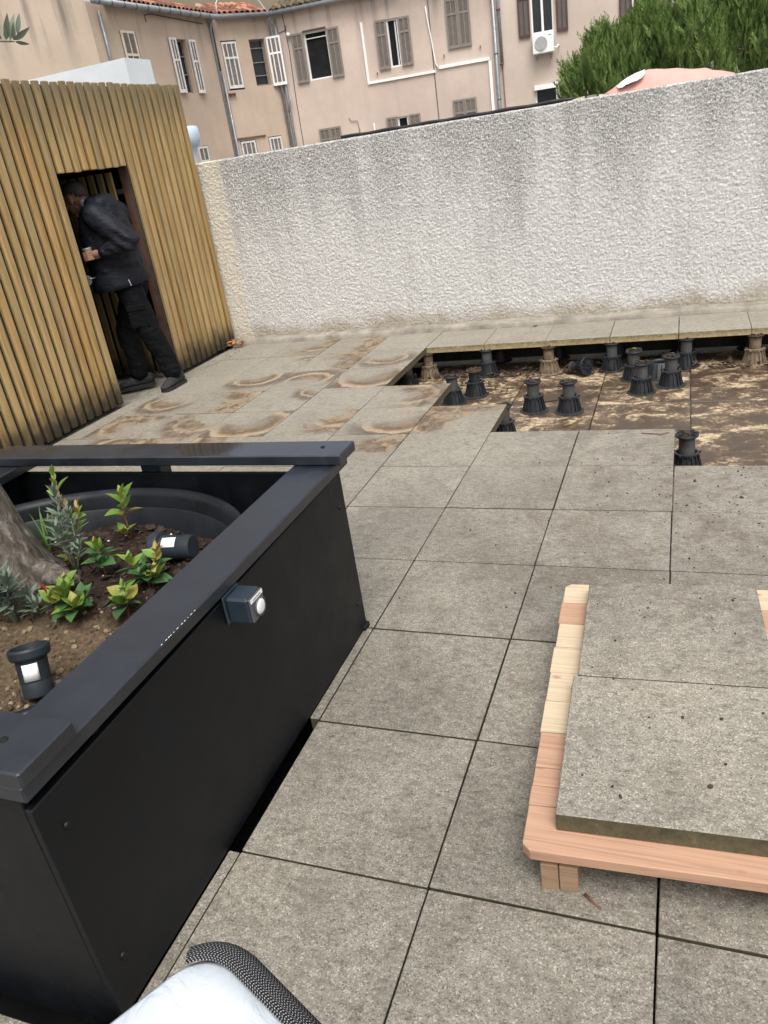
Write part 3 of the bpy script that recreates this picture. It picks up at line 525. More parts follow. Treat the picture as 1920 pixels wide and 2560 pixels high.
# ================================================================== HOUSES BEHIND THE WALL
KS = 1.3
CAMP = Vector((1.02762, -4.14879, 1.54852))
def zz(z): return CAMP.z + KS * (z - CAMP.z)
class Frame:                                                   # a facade: s along, d towards the viewer, z up
    def __init__(s, o, deg): s.o = Vector((o[0], o[1], 0)); a = R_(deg); s.t = Vector((math.cos(a), math.sin(a), 0)); s.n = Vector((math.sin(a), -math.cos(a), 0))
    def p(s, u, d, z): q = s.o + s.t * u + s.n * d; return (q.x, q.y, z)
    def M(s): return Matrix(((s.t.x, -s.n.x, 0, s.o.x), (s.t.y, -s.n.y, 0, s.o.y), (0, 0, 1, 0), (0, 0, 0, 1)))
    def box(s, mb, u0, u1, d0, d1, z0, z1):
        vs = [s.p(u, d, z) for z in (z0, z1) for d in (d1, d0) for u in (u0, u1)]
        return mb.add(vs, [(0, 2, 3, 1), (4, 5, 7, 6), (0, 1, 5, 4), (2, 6, 7, 3), (0, 4, 6, 2), (1, 3, 7, 5)])
Q = Vector((CAMP.x + KS * (-9.0 - CAMP.x), CAMP.y + KS * (17.0 - CAMP.y), 0)); FC = Frame(Q, 8); FB = Frame(Q, 55)
AB = Vector(FB.p(-1.62 * KS, 0, 0)); FA = Frame(AB, 86); AL = Vector(FA.p(-4.39 * KS, 0, 0)); FL = Frame(AL, 20)
ZG = -3.2; ZE = zz(5.06)
def wall_holes(F, s0, s1, z0, z1, holes, reveal=.16):
    ss = sorted({s0, s1} | {h[0] for h in holes} | {h[1] for h in holes}); zs_ = sorted({z0, z1} | {h[2] for h in holes} | {h[3] for h in holes}); mb = MB()
    for a, b in zip(ss[:-1], ss[1:]):
        for c, d in zip(zs_[:-1], zs_[1:]):
            if any(h[0] <= a and b <= h[1] and h[2] <= c and d <= h[3] for h in holes): continue
            mb.add([F.p(a, 0, c), F.p(b, 0, c), F.p(b, 0, d), F.p(a, 0, d)], [(0, 1, 2, 3)])
    for a, b, c, d in holes:
        for q in ([(a, c), (b, c)], [(b, c), (b, d)], [(b, d), (a, d)], [(a, d), (a, c)]):
            (u, w), (u2, w2) = q; mb.add([F.p(u, 0, w), F.p(u, -reveal, w), F.p(u2, -reveal, w2), F.p(u2, 0, w2)], [(0, 1, 2, 3)])
    return mb
def window(F, par, a, b, c, d, kind='glass', fm='white', mull=1, tr=0, depth=.10, label=None):
    fw = .05; mb = MB(); D0, D1 = -depth - .05, -depth
    F.box(mb, a, a + fw, D0, D1, c, d); F.box(mb, b - fw, b, D0, D1, c, d); F.box(mb, a + fw, b - fw, D0, D1, c, c + fw); F.box(mb, a + fw, b - fw, D0, D1, d - fw, d)
    for k in range(mull):
        u = a + (b - a) * (k + 1) / (mull + 1); F.box(mb, u - .035, u + .035, D0, D1 + .006, c + fw, d - fw)
    for z in (tr if isinstance(tr, (list, tuple)) else []): F.box(mb, a + fw, b - fw, D0 + .004, D1 + .003, z - .014, z + .014)
    w = obj('window', mb, MAT[fm], par, label=label)
    mb = MB(); F.box(mb, a + .01, b - .01, D0 - .012, D0 - .006, c + .01, d - .01); obj('pane', mb, MAT['glass' if kind == 'glass' else 'black'], w); return w  # where not glazed, a black sheet stands in for the unlit room
def shutter(F, par, a, b, c, d, fm, lm, off=.03, panels=2, mid=.66, label=None, hinge=0, ang=0):
    w, h = b - a, d - c; th = .035; mb = MB(); fr = .055 if w > .3 else .04
    if hinge == 0: hinge = a
    def PT(u, dd, z):
        uu = u - hinge; return F.p(hinge + uu * math.cos(ang), off + dd + abs(uu) * math.sin(ang), z)
    def bx(mb, u0, u1, d0, d1, z0, z1): mb.add([PT(u, dd, z) for z in (z0, z1) for dd in (d1, d0) for u in (u0, u1)], [(0, 2, 3, 1), (4, 5, 7, 6), (0, 1, 5, 4), (2, 6, 7, 3), (0, 4, 6, 2), (1, 3, 7, 5)])
    bx(mb, a, a + fr, 0, th, c, d); bx(mb, b - fr, b, 0, th, c, d); bx(mb, a + fr, b - fr, 0, th, c, c + .09); bx(mb, a + fr, b - fr, 0, th, d - .06, d)
    zm = c + h * mid
    if h > .7: bx(mb, a + fr, b - fr, 0, th, zm - .03, zm + .03)
    for k in range(1, panels): u = a + w * k / panels; bx(mb, u - .016, u + .016, 0, th - .004, c + .09, d - .06)
    o = obj('shutter', mb, MAT[fm], par, label=label); lv = MB(); z = c + .1
    while z < d - .07:
        lv.add([PT(a + fr, .026, z), PT(b - fr, .026, z), PT(b - fr, .006, z + .034), PT(a + fr, .006, z + .034)], [(0, 1, 2, 3)]); z += .036
    bx(lv, a + fr - .005, b - fr + .005, .0, .005, c + .05, d - .05); obj('louvres', lv, MAT[lm], o); return o
S_ = lambda v: v * KS
SHW = .36 * KS
# --- house with the chamfered corner (walls A and B and the gable L)
h1 = thing('tan_house', 'tan rendered house with chamfered courtyard corner and white shutters', 'house', tuple(AB))
hA = [(S_(-1.70), S_(-1.24), zz(3.42), zz(4.54)), (S_(-3.55), S_(-3.03), zz(3.42), zz(4.60)), (S_(-1.70), S_(-1.26), zz(1.6), zz(2.27))]
hB = [(S_(-1.49), S_(-1.05), zz(3.46), zz(4.56)), (S_(-.69), S_(-.25), zz(3.5), zz(4.55)), (S_(-1.49), S_(-1.03), zz(1.6), zz(2.29)), (S_(-.65), S_(-.26), zz(1.6), zz(2.30))]
obj('wall', wall_holes(FA, S_(-4.39), 0, ZG, ZE, hA), MAT['fac1'], h1); obj('wall', wall_holes(FB, S_(-1.62), 0, ZG, ZE, hB), MAT['fac1'], h1); obj('gable_wall', wall_holes(FL, -9, 0, ZG, 11.5, []), MAT['fac0'], h1, label='blank gable wall with dark rain streaks')
window(FA, h1, *hA[0], 'glass', 'greyl', 0, [zz(3.82), zz(4.2)], .13); window(FA, h1, *hA[1], 'dark', 'greyl', 0, 0, .12); window(FA, h1, *hA[2], 'dark', 'greyl', 0, 0, .12)
for q in (0, 2, 3): window(FB, h1, *hB[q], 'dark', 'greyl', 0, 0, .12)
window(FB, h1, *hB[1], 'glass', 'greyl', 0, [zz(3.74), zz(4.04), zz(4.36)], .13)
shutter(FA, h1, S_(-1.95), S_(-1.69), zz(3.42), zz(4.545), 'oldwhite', 'greyl', .05, 2, .6); shutter(FA, h1, S_(-1.2), S_(-.94), zz(3.41), zz(4.535), 'oldwhite', 'greyl', .05, 2, .6)
shutter(FA, h1, S_(-3.55), S_(-3.11), zz(3.42), zz(4.60), 'cream', 'greyl', .02, 2, .62); shutter(FA, h1, S_(-1.68), S_(-1.28), zz(1.6), zz(2.26), 'oldwhite', 'greyl', -.03, 2, .5)
shutter(FB, h1, S_(-1.475), S_(-1.065), zz(3.50), zz(4.53), 'oldwhite', 'greyl', -.02, 3, .66, label='closed shutter with weathered grey louvres'); shutter(FB, h1, S_(-.22), S_(-.22) + SHW, zz(3.46), zz(4.57), 'white', 'greyl', .02, 3, .66, hinge=S_(-.22), ang=R_(37), label='bright white frame shutter folded open')
shutter(FB, h1, S_(-1.47), S_(-1.05), zz(1.6), zz(2.27), 'oldwhite', 'greyl', -.03, 3, .5); shutter(FB, h1, S_(-.64), S_(-.27), zz(1.6), zz(2.28), 'oldwhite', 'greyl', .0, 3, .5)
mb = MB(); FB.box(mb, S_(-1.60), S_(-.72), 0, .05, zz(2.33), zz(2.36)); obj('ledge', mb, MAT['rust'], h1)
mb = MB(); FB.box(mb, S_(-1.69), S_(-1.36), 0, .10, zz(3.375), zz(3.395))
for u in (-1.66, -1.56, -1.5, -1.4): FB.box(mb, S_(u) - .01, S_(u) + .01, .05, .09, zz(3.33), zz(3.376))
obj('iron_rack', mb, MAT['rust'], h1)
# --- pink house, beige house
h2 = thing('pink_house', 'pale pink house with taupe shutters and white trunking', 'house', tuple(Q)); h3 = thing('beige_house', 'beige house with dark brown shutters beyond the grey downpipes', 'house', FC.p(S_(7.6), 0, 0))
hC = [(S_(.82), S_(1.44), zz(3.44), zz(4.53)), (S_(2.99), S_(3.28), zz(3.4), zz(4.46)), (S_(4.50), S_(5.06), zz(3.58), zz(4.6)), (S_(.86), S_(1.43), zz(1.4), zz(2.28)), (S_(2.99), S_(3.27), zz(1.4), zz(2.27)), (S_(4.48), S_(5.05), zz(1.4), zz(2.42))]
obj('wall', wall_holes(FC, 0, S_(5.62), ZG, ZE, hC), MAT['fac2'], h2)
hD = [(S_(6.53), S_(7.06), zz(3.55), zz(4.8)), (S_(8.87), S_(9.36), zz(3.52), zz(4.8)), (S_(6.54), S_(7.08), zz(1.2), zz(2.43))]
obj('wall', wall_holes(FC, S_(5.62), S_(9.75), ZG, zz(6.2), hD), MAT['fac3'], h3); mb = MB(); mb.add([FC.p(S_(9.75), 0, ZG), FC.p(S_(9.75), -6, ZG), FC.p(S_(9.75), -6, zz(6.2)), FC.p(S_(9.75), 0, zz(6.2))], [(0, 1, 2, 3)]); obj('side_wall', mb, MAT['fac3'], h3)
# open white casement window (two leaves swung in)
a, b, c, d = hC[0]; w = window(FC, h2, a, b, c, d, 'dark', 'white', 0, [d - .19], .09, label='white window open on a dark room')
for u in (a + .10, b - .17): mb = MB(); FC.box(mb, u, u + .045, -.40, -.15, c + .06, d - .22); obj('casement', mb, MAT['white'], w)
mb = MB(); FC.box(mb, a, b, -.08, .03, d + .002, d + .05); obj('roller_slot', mb, MAT['brown'], w)
a, b, c, d = hC[1]; w = window(FC, h2, a, b, c, d, 'dark', 'white', 0, 0, .06); mb = MB(); FC.box(mb, b - .13, b - .085, -.42, -.11, c + .06, d - .06); obj('casement', mb, MAT['white'], w)
a, b, c, d = hC[4]; window(FC, h2, a, b, c, d, 'dark', 'white', 0, 0, .06)
for q in (2, 3, 5): window(FC, h2, *hC[q], 'dark', 'taupe', 0, 0, .13)
for (u0, u1, z0, z1, p) in [(.5, .81, 3.42, 4.54, 2), (1.45, 1.76, 3.41, 4.52, 2), (2.70, 2.99, 3.39, 4.47, 2), (3.29, 3.58, 3.39, 4.45, 2), (4.485, 4.78, 3.565, 4.61, 2), (4.785, 5.075, 3.565, 4.61, 2), (.85, 1.145, 1.4, 2.29, 2), (1.15, 1.445, 1.4, 2.29, 2), (2.70, 2.985, 1.4, 2.29, 2), (3.30, 3.60, 1.4, 2.28, 2), (4.47, 4.765, 1.4, 2.43, 2), (4.77, 5.065, 1.4, 2.43, 2)]:
    shutter(FC, h2, S_(u0), S_(u1), zz(z0), zz(z1), 'taupe_l', 'taupe', .03, p, .70)
window(FC, h3, *hD[0], 'glass', 'white', 1, 0, .05, label='white casement window above the air conditioner'); window(FC, h3, *hD[1], 'glass', 'white', 1, 0, .05); window(FC, h3, *hD[2], 'glass', 'white', 0, 0, .06)
for (u0, u1) in ((6.22, 6.50), (7.12, 7.39)): shutter(FC, h3, S_(u0), S_(u1), zz(3.51), zz(4.85), 'brown', 'brownl', .03, 2, .6)
for (u0, u1) in ((8.57, 8.85), (9.40, 9.70)): shutter(FC, h3, S_(u0), S_(u1), zz(3.51), zz(4.85), 'brown', 'brownl', .03, 2, .6)
mb = MB(); FC.box(mb, S_(6.52), S_(7.09), .0, .12, zz(2.34), zz(2.45)); obj('roller_box', mb, MAT['white'], h3)
# pipes, trunking, cables (parts of the houses they are fixed to)
def pipe(F, par, pts, r, mat, name='downpipe', n=8):
    mb = MB(); mb.tube([F.p(u, dd, z) for u, dd, z in pts], r, n); return obj(name, mb, MAT[mat], par, smooth=True)
def collars(F, par, u, dd, zs_, r, mat):
    for z in zs_: mb = MB(); mb.tube([F.p(u, dd, z - .03), F.p(u, dd, z + .03)], r, 10); obj('collar', mb, MAT[mat], par, smooth=True)
p1 = pipe(FB, h1, [(S_(-1.70), .30, ZE - .02), (S_(-1.73), .12, ZE - .38), (S_(-1.73), .09, ZG)], .048, 'zinc'); collars(FB, p1, S_(-1.73), .09, (zz(3.9), zz(2.75)), .058, 'zinc')
pipe(FB, h1, [(S_(-1.62), .09, zz(3.86)), (S_(-1.64), .09, ZG)], .042, 'zinc'); pipe(FA, h1, [(S_(-.10), .06, ZE - .15), (S_(-.10), .06, zz(3.9))], .035, 'membrane')
p2 = pipe(FC, h2, [(.03, .28, ZE - .02), (.06, .12, ZE - .3), (.06, .1, ZG)], .05, 'zinc'); collars(FC, p2, .06, .1, (zz(4.6), zz(2.6)), .06, 'zinc'); pipe(FC, h2, [(.20, .08, ZE - .2), (.20, .08, zz(2.9)), (.20, .08, ZG)], .045, 'zinc')
pipe(FC, h2, [(.17, .12, zz(2.8)), (.22, .14, zz(2.95)), (.36, .15, zz(3.16))], .03, 'zinc', 'branch_pipe'); pipe(FA, h1, [(S_(-4.09), .06, zz(4.9)), (S_(-4.09), .06, zz(3.2))], .04, 'zinc')
p3 = pipe(FC, h2, [(S_(5.645), .09, zz(5.4)), (S_(5.645), .09, ZG)], .062, 'zinc'); collars(FC, p3, S_(5.645), .09, (zz(3.3), zz(2.3)), .072, 'zinc'); p4 = pipe(FC, h3, [(S_(5.77), .08, zz(5.4)), (S_(5.78), .08, zz(3.08))], .05, 'zinc'); collars(FC, p4, S_(5.77), .08, (zz(4.2), zz(3.05)), .065, 'rust')
pipe(FC, h3, [(S_(5.78), .05, zz(3.08)), (S_(5.80), .05, ZG)], .018, 'rust', 'thin_pipe')
def trunk(F, par, u0, u1, z0, z1): mb = MB(); F.box(mb, u0, u1, .001, .055, z0, z1); obj('trunking', mb, MAT['pvc'], par)
t_ = .075; trunk(FC, h2, S_(2.37) - t_ / 2, S_(2.37) + t_ / 2, zz(3.18), zz(4.5)); trunk(FC, h2, S_(2.37) - t_ / 2, S_(4.11), zz(3.18) - t_, zz(3.18) - .001); trunk(FC, h2, S_(4.20), S_(5.47), zz(3.21) - t_ / 2, zz(3.21) + t_ / 2 + .02); trunk(FC, h2, S_(5.46) - .02, S_(5.46) + .07, ZG, zz(3.17)); trunk(FC, h2, S_(2.34), S_(2.34) + .05, ZG, zz(2.22))
pipe(FC, h2, [(S_(4.02), .03, zz(4.57)), (S_(4.03), .05, zz(4.35)), (S_(4.09), .04, zz(3.8)), (S_(4.13), .04, zz(3.32)), (S_(4.19), .05, zz(3.20))], .022, 'pvc', 'cable_sleeve')
pipe(FC, h2, [(S_(.37), .015, ZE), (S_(.40), .015, zz(4.2)), (S_(.36), .015, zz(3.0)), (S_(.35), .015, ZG)], .010, 'rubber', 'cable', 5); pipe(FC, h2, [(S_(4.09), .012, zz(5.0)), (S_(4.075), .012, zz(3.4)), (S_(4.07), .012, ZG)], .011, 'rubber', 'cable', 5)
pipe(FC, h2, [(S_(.16), .02, ZE - .15), (S_(.17), .02, zz(4.62)), (S_(.40), .02, zz(4.66)), (S_(.41), .02, zz(4.75))], .012, 'rubber', 'cable', 5); pipe(FC, h2, [(S_(1.71), .02, zz(2.44)), (S_(1.76), .03, zz(2.36)), (S_(1.93), .03, zz(2.35)), (S_(1.97), .03, zz(1.9))], .013, 'zinc', 'thin_pipe', 6)
pipe(FA, h1, [(S_(-2.6), .04, zz(4.80)), (S_(-2.62), .05, zz(4.93)), (S_(-2.4), .04, zz(4.97)), (S_(-.45), .04, zz(4.9))], .013, 'rubber', 'cable', 5)
mb = MB(); mb.lathe([(0, .0), (.06, .0), (.065, -.05), (.05, -.09), (0, -.09)], 14, Matrix.Translation(FC.p(S_(.45), .12, zz(4.54))) @ Matrix.Rotation(R_(98), 4, 'X')); obj('wall_spotlight', mb, MAT['white'], h2, smooth=True)
for (u, z) in ((4.36, 3.45), (5.27, 3.5), (2.62, 3.33)): mb = MB(); FC.box(mb, S_(u) - .012, S_(u) + .012, 0, .06, zz(z) - .04, zz(z) + .04); obj('shutter_stop', mb, MAT['rust'], h2)
# gutters and tiled roofs
def miter(pts, off):
    out = []
    for i, p in enumerate(pts):
        ns_ = []
        if i > 0: ns_.append((pts[i] - pts[i - 1]).normalized())
        if i < len(pts) - 1: ns_.append((pts[i + 1] - pts[i]).normalized())
        nn = [Vector((t.y, -t.x, 0)) for t in ns_]
        if len(nn) == 1: out.append(p + nn[0] * off)
        else: bis = (nn[0] + nn[1]).normalized(); out.append(p + bis * off / max(.3, bis.dot(nn[0])))
    return out
CE = Vector(FC.p(S_(5.6), 0, 0)); line = [AL, AB, Q, CE]
eave = miter(line, .26); mb = MB(); mb.tube([p + Vector((0, 0, ZE - .03)) for p in eave[:3]], .075, 10); g1 = obj('gutter', mb, MAT['zinc'], h1, smooth=True)
dirn = (eave[3] - eave[2]).normalized(); mb = MB(); mb.tube([eave[2] + dirn * .02 + Vector((0, 0, ZE - .03)), eave[3] + Vector((0, 0, ZE - .03))], .075, 10); obj('gutter', mb, MAT['zinc'], h2, smooth=True)
for q in range(int((eave[1] - eave[0]).length / .5)): p = eave[0] + (eave[1] - eave[0]).normalized() * (q * .5 + .2); mb = MB(); mb.tube([p + Vector((0, 0, ZE - .03)) - (eave[1] - eave[0]).normalized() * .012, p + Vector((0, 0, ZE - .03)) + (eave[1] - eave[0]).normalized() * .012], .082, 10); obj('gutter_bracket', mb, MAT['membrane'], g1)
slope = R_(20); tl = .42; tr = .095; tile_me = {}
for nm in ('tile', 'tile_moss'):
    mb = MB(); n = 7
    for k in range(n):
        t = math.pi * k / (n - 1); mb.v += [(math.cos(t) * tr, 0, math.sin(t) * tr), (math.cos(t) * tr * .8, tl, math.sin(t) * tr * .8), (math.cos(t) * tr * .84, 0, math.sin(t) * tr * .84)]
    mb.f = [(3 * k, 3 * k + 1, 3 * k + 4, 3 * k + 3) for k in range(n - 1)] + [(3 * k, 3 * k + 3, 3 * k + 5, 3 * k + 2) for k in range(n - 1)]
    me, _ = mesh_of(mb, 'roof_tile', True, False); me.materials.append(MAT[nm]); tile_me[nm] = me
def roof(par, F, s0, s1, m0, m1, rows, nm, e=.20, name='roof', z=ZE):   # m0, m1: valley slopes (ds per metre back) at both ends
    dep = 4.0; up = math.tan(slope); mb = MB()
    mb.add([F.p(s0, e - .02, z + .02), F.p(s1, e - .02, z + .02), F.p(s1 + m1 * dep, e - dep, z + dep * up), F.p(s0 + m0 * dep, e - dep, z + dep * up)], [(0, 1, 2, 3)]); r = obj(name, mb, MAT['tile_moss'], par)
    B = F.M(); sl = Matrix.Rotation(slope, 4, 'X')
    for row in range(rows):
        back = row * .34
        u = s0 + .1
        while u < s1:
            lo, hi = s0 + m0 * back, s1 + m1 * back
            if lo - .05 < u < hi + .05 or row == 0:
                M = B @ Matrix.Translation((u + random.uniform(-.012, .012), -e + back + random.uniform(-.015, .015), z + .045 + back * up)) @ sl @ Matrix.Rotation(random.uniform(-.03, .03), 4, 'Z'); inst('roof_tile', tile_me[nm], M, r)
            u += .205
    return r
tA = math.tan(R_((86 - 55) / 2)); tB = math.tan(R_((55 - 8) / 2))
roof(h1, FA, S_(-3.9), -.2 * tA, 0, tA, 4, 'tile'); roof(h1, FB, S_(-1.62) + .2 * tA + .06, -.2 * tB - .04, -tA, tB, 4, 'tile'); roof(h2, FC, .2 * tB, S_(3.4), -tB, 0, 3, 'tile_moss')
mb = MB(); q = eave[1] + Vector((0, 0, ZE)); mb.tube([q + Vector((0, .1, 0)), q + Vector((.04, .1, .35)), q + Vector((.10, .15, .45)), q + Vector((.06, .2, .7)), q + Vector((-.03, .3, 1.0))], .018, 6); obj('hanging_cable', mb, MAT['pvc'], h1, smooth=True)
# air conditioner on the beige house
ac = thing('air_conditioner', 'white outdoor air conditioner unit hung under the brown-shuttered window', 'air conditioner', FC.p(S_(6.78), .2, zz(3.1)))
a, b, c, d = S_(6.535), S_(7.04), zz(3.11), zz(3.52); mb = MB(); mb.cbox(a, b, -.34, -.06, c, d, .015, FC.M()); obj('housing', mb, MAT['white'], ac)
cx, cz_, rr = a + (b - a) * .40, (c + d) / 2, (d - c) * .36
mb = MB(); B = Matrix.Translation(FC.p(cx, .345, cz_)) @ Matrix.Rotation(R_(8), 4, 'Z') @ Matrix.Rotation(R_(90), 4, 'X'); mb.lathe([(0, .0), (rr, .0), (rr, .012), (0, .012)], 28, B); gr = obj('grille', mb, MAT['acgrille'], ac)
mb = MB(); mb.lathe([(rr * .99, .0), (rr * 1.05, .012), (rr * 1.0, .022)], 28, B); obj('grille_ring', mb, MAT['white'], gr)
for k in range(-5, 6): mb = MB(); z = cz_ + k * rr / 6; hw = math.sqrt(max(0, rr * rr - (z - cz_) ** 2)); FC.box(mb, cx - hw, cx + hw, .357, .363, z - .004, z + .004); obj('grille_bar', mb, MAT['white'], gr)
mb = MB(); FC.box(mb, b - .16, b - .06, .341, .344, d - .075, d - .05); obj('badge', mb, MAT['acgrille'], ac)
for u in (a + .1, b - .12): mb = MB(); FC.box(mb, u, u + .03, 0, .36, c - .04, c - .001); FC.box(mb, u, u + .03, .0, .03, c - .16, c - .04); obj('bracket', mb, MAT['zinc'], ac)
mb = MB(); mb.tube([FC.p(b, .2, c + .12), FC.p(b + .08, .22, c + .1), FC.p(b + .13, .15, c + .16), FC.p(b + .16, .02, c + .17)], .022, 8); obj('hose', mb, MAT['white'], ac, smooth=True)
# low tiled roof showing over the hedge
h4 = thing('tiled_outhouse', 'low building with a faded curved tile roof above the hedge', 'outhouse', FC.p(S_(11.5), 1, 0)); F4 = Frame(Vector(FC.p(S_(9.85), 1.6, 0)), 8); mb = MB(); F4.box(mb, 0, 5.5, -5, 0, ZG, zz(3.4)); obj('wall', mb, MAT['fac3'], h4)
roof(h4, F4, -.2, 5.4, 0, 0, 5, 'tile', .2, 'roof', zz(3.40))

# ---- cypress hedge
hedge = thing('cypress_hedge', 'dense green cypress hedge behind the stucco wall', 'hedge', (1.0, 5.6, ZG))
def top_z(x): return 2.10 + .33 * min(1, max(0, (x + .15) / .9)) + .10 * math.sin(x * 5.0) * .6 + .05 * math.sin(x * 13.1) - (.16 if x > 1.66 else 0) * min(1, (x - 1.66) * 4 if x > 1.66 else 0)
hv, hf = [], []
def spray(base, up, L, w):
    up = up.normalized(); sd = up.orthogonal().normalized(); sd = (Matrix.Rotation(random.uniform(0, 6.28), 4, up) @ sd); fd = up.cross(sd)
    for a in range(7):
        f = a / 7; p = base + up * L * f; s_ = (-1 if a % 2 else 1); ln = L * (.55 - .4 * f)
        dirv = (up * random.uniform(1.3, 2.0) + sd * s_ * random.uniform(.3, .7) + fd * random.uniform(-.45, .45)).normalized(); q = p + dirv * ln; e = dirv.cross(fd).normalized() * w
        b0_ = len(hv); hv.extend([tuple(p - e * .6), tuple(p + e * .6), tuple((p + q) / 2 + e), tuple(q), tuple((p + q) / 2 - e)]); hf.append((b0_, b0_ + 1, b0_ + 2, b0_ + 3, b0_ + 4))
for k in range(15000):
    x = random.uniform(-.22, 3.0); dpt = random.random() ** 1.4; tz = top_z(x) + random.uniform(-.05, .05)
    z = tz - abs(random.gauss(0, .5)) if random.random() < .75 else random.uniform(.7, tz)
    if z < .6: continue
    rim = 1.0 - max(0, (z - tz + .25) / .25) * .6; yy = 5.6 - (.45 + .10 * math.sin(x * 7.3 + z * 3) + .06 * math.sin(x * 17 + z * 9)) * (1 - dpt) * rim + dpt * .45 * rim
    if x < 0: x += max(0, (z - 1.7)) * .10; 
    out = Vector((-.5 if x < .0 else random.uniform(-.25, .25), -.35 * (1 - dpt), 1.0)) + Vector((random.gauss(0, .22), random.gauss(0, .22), 0)); spray(Vector((x, yy, z)), out, random.uniform(.09, .19), random.uniform(.0035, .007))
for k in range(60):                                             # leaders that break the outline
    x = random.uniform(-.2, 3.0); tz = top_z(x)
    for q in range(12): spray(Vector((x + random.gauss(0, .016), 5.5 + random.gauss(0, .05), tz - .16 + q * .016 * random.uniform(.6, 1.1))), Vector((random.gauss(0, .2), random.gauss(0, .2), 1)), random.uniform(.06, .13), .005)
mb = MB(); mb.v = hv; mb.f = hf; obj('foliage', mb, MAT['cypress'], hedge, kind='stuff')
for x in (.1, .7, 1.3, 1.9, 2.5): mb = MB(); mb.tube([(x, 5.65, ZG), (x + .03, 5.66, 0), (x, 5.64, 1.9)], [.07, .05, .02], 8); obj('trunk', mb, MAT['bark'], hedge, smooth=True)
mb = MB(); mb.v = []

# ================================================================== PAVING PEDESTALS
def make_pedestal(name, h, mats, loc=(0, 0, 0), muddy=True):   # built upright at the origin, then placed
    t = thing(name, loc=loc); O = Matrix.Translation(loc); hb = .116
    mb = MB(); mb.lathe([(0, .0), (.100, .0), (.102, .004), (.096, .007), (.070, .011), (.053, hb - .012), (.047, hb - .012), (.05, .02), (0, .02)], 28, O); base = obj('base', mb, mats[0], t, smooth=True)
    smooth_by_angle(base)
    for k in range(16):
        a = 2 * math.pi * k / 16; M = O @ Matrix.Rotation(a, 4, 'Z'); mb = MB(); mb.prism([(.066, .007), (.086, .007), (.062, hb - .006), (.050, hb - .006)], M @ Matrix.Rotation(R_(90), 4, 'X') @ Matrix.Translation((0, 0, -.0025)), .005); obj('rib', mb, mats[0], base)
    mb = MB(); mb.lathe([(.049, hb - .014), (.063, hb - .012), (.064, hb - .002), (.052, hb + .001)], 28, O)
    for k in range(8): a = 2 * math.pi * k / 8 + .2; mb.box(.060, .074, -.005, .005, hb - .014, hb - .003, O @ Matrix.Rotation(a, 4, 'Z'))
    obj('collar', mb, mats[0], t)
    prof = [(0, hb - .03)]; z = hb - .03
    while z < h - .022: prof += [(.0405, z), (.0425, z + .003)]; z += .006
    prof += [(.041, h - .018), (0, h - .018)]; mb = MB(); mb.lathe(prof, 24, O); obj('threaded_tube', mb, mats[1], t, smooth=True)
    mb = MB(); mb.lathe([(0, h - .02), (.045, h - .02), (.058, h - .012), (.061, h - .006), (.059, h), (0, h)], 24, O); hd = obj('head', mb, mats[2], t)
    for k in range(4): a = math.pi / 2 * k; mb = MB(); mb.box(.022, .055, -.0018, .0018, h, h + .012, O @ Matrix.Rotation(a, 4, 'Z')); obj('spacer_tab', mb, mats[2], hd)
    if muddy:
        mb = MB()
        for k in range(26): a = random.uniform(0, 6.28); r = random.uniform(0, .055); mb.ball((loc[0] + r * math.cos(a), loc[1] + r * math.sin(a), loc[2] + h + random.uniform(0, .008)), (random.uniform(.005, .013), random.uniform(.005, .013), random.uniform(.003, .008)), None, 6, 4)
        obj('dirt_cap', mb, MAT['mud'], t, kind='stuff')
    return t
GP = 'pedestals that carried the lifted slabs'
pa = make_pedestal('paving_pedestal', .218, (MAT['ped'], MAT['pedgrey'], MAT['ped']), (.30, 1.10, DZ)); pb = make_pedestal('paving_pedestal', .218, (MAT['pedtan'], MAT['pedtan'], MAT['mud']), (-1.0, 2.075, DZ)); pc = make_pedestal('paving_pedestal', .205, (MAT['ped'], MAT['ped'], MAT['mud']), (-.47, 1.54, DZ))
tag(pa, 'black ribbed pedestal, right one of the pair at the front of the pit', 'pedestal', GP); tag(pb, 'mud-coated pedestal at the left corner of the wall strip', 'pedestal', GP); tag(pc, 'all-black pedestal with muddy head, leftmost on the open deck', 'pedestal', GP)
def ped(src, x, y, label, rz=None):
    s = Vector(WM[src].translation); M = Matrix.Translation((x, y, DZ)) @ Matrix.Rotation(random.uniform(0, 6), 4, 'Z') @ Matrix.Translation(-s); return copy_tree(src, M, label=label)
ped(pa, -.49, 2.085, 'grey-tubed pedestal under the second joint of the wall strip from the left'); ped(pa, -.60, 1.36, 'pedestal beside the slab corner, its foot hidden by the middle step of slabs'); ped(pa, -1.10, 1.80, 'pedestal tucked under the uppermost stepped slab edge, only its head showing')
ped(pa, .05, 1.14, 'black ribbed pedestal, left one of the pair at the front of the pit'); ped(pb, .02, 2.07, 'tan muddy pedestal under the wall strip, between the all-black and the tipped ones'); ped(pa, .51, 2.08, 'pedestal under the wall strip, just right of the tipped pedestal')
ped(pa, .69, 1.80, 'rear pedestal of the close trio, with an orange leaf on its head'); ped(pa, .76, 1.47, 'nearest pedestal of the close trio'); ped(pa, .955, 1.61, 'rightmost pedestal of the close trio, in front of the upturned cup'); ped(pa, 1.055, 2.085, 'pedestal under the wall strip directly behind the close trio'); ped(pb, 1.53, 2.08, 'tan muddy pedestal under the wall strip at the right edge of the picture')
ped(pa, -.06, .62, 'pedestal standing against the lowest stepped slab edge'); ped(pa, 1.06, .05, 'pedestal against the slab edge at the right, in front of the bare deck')
ped(pa, 2.03, 2.085, 'pedestal under the wall strip beyond the right edge')
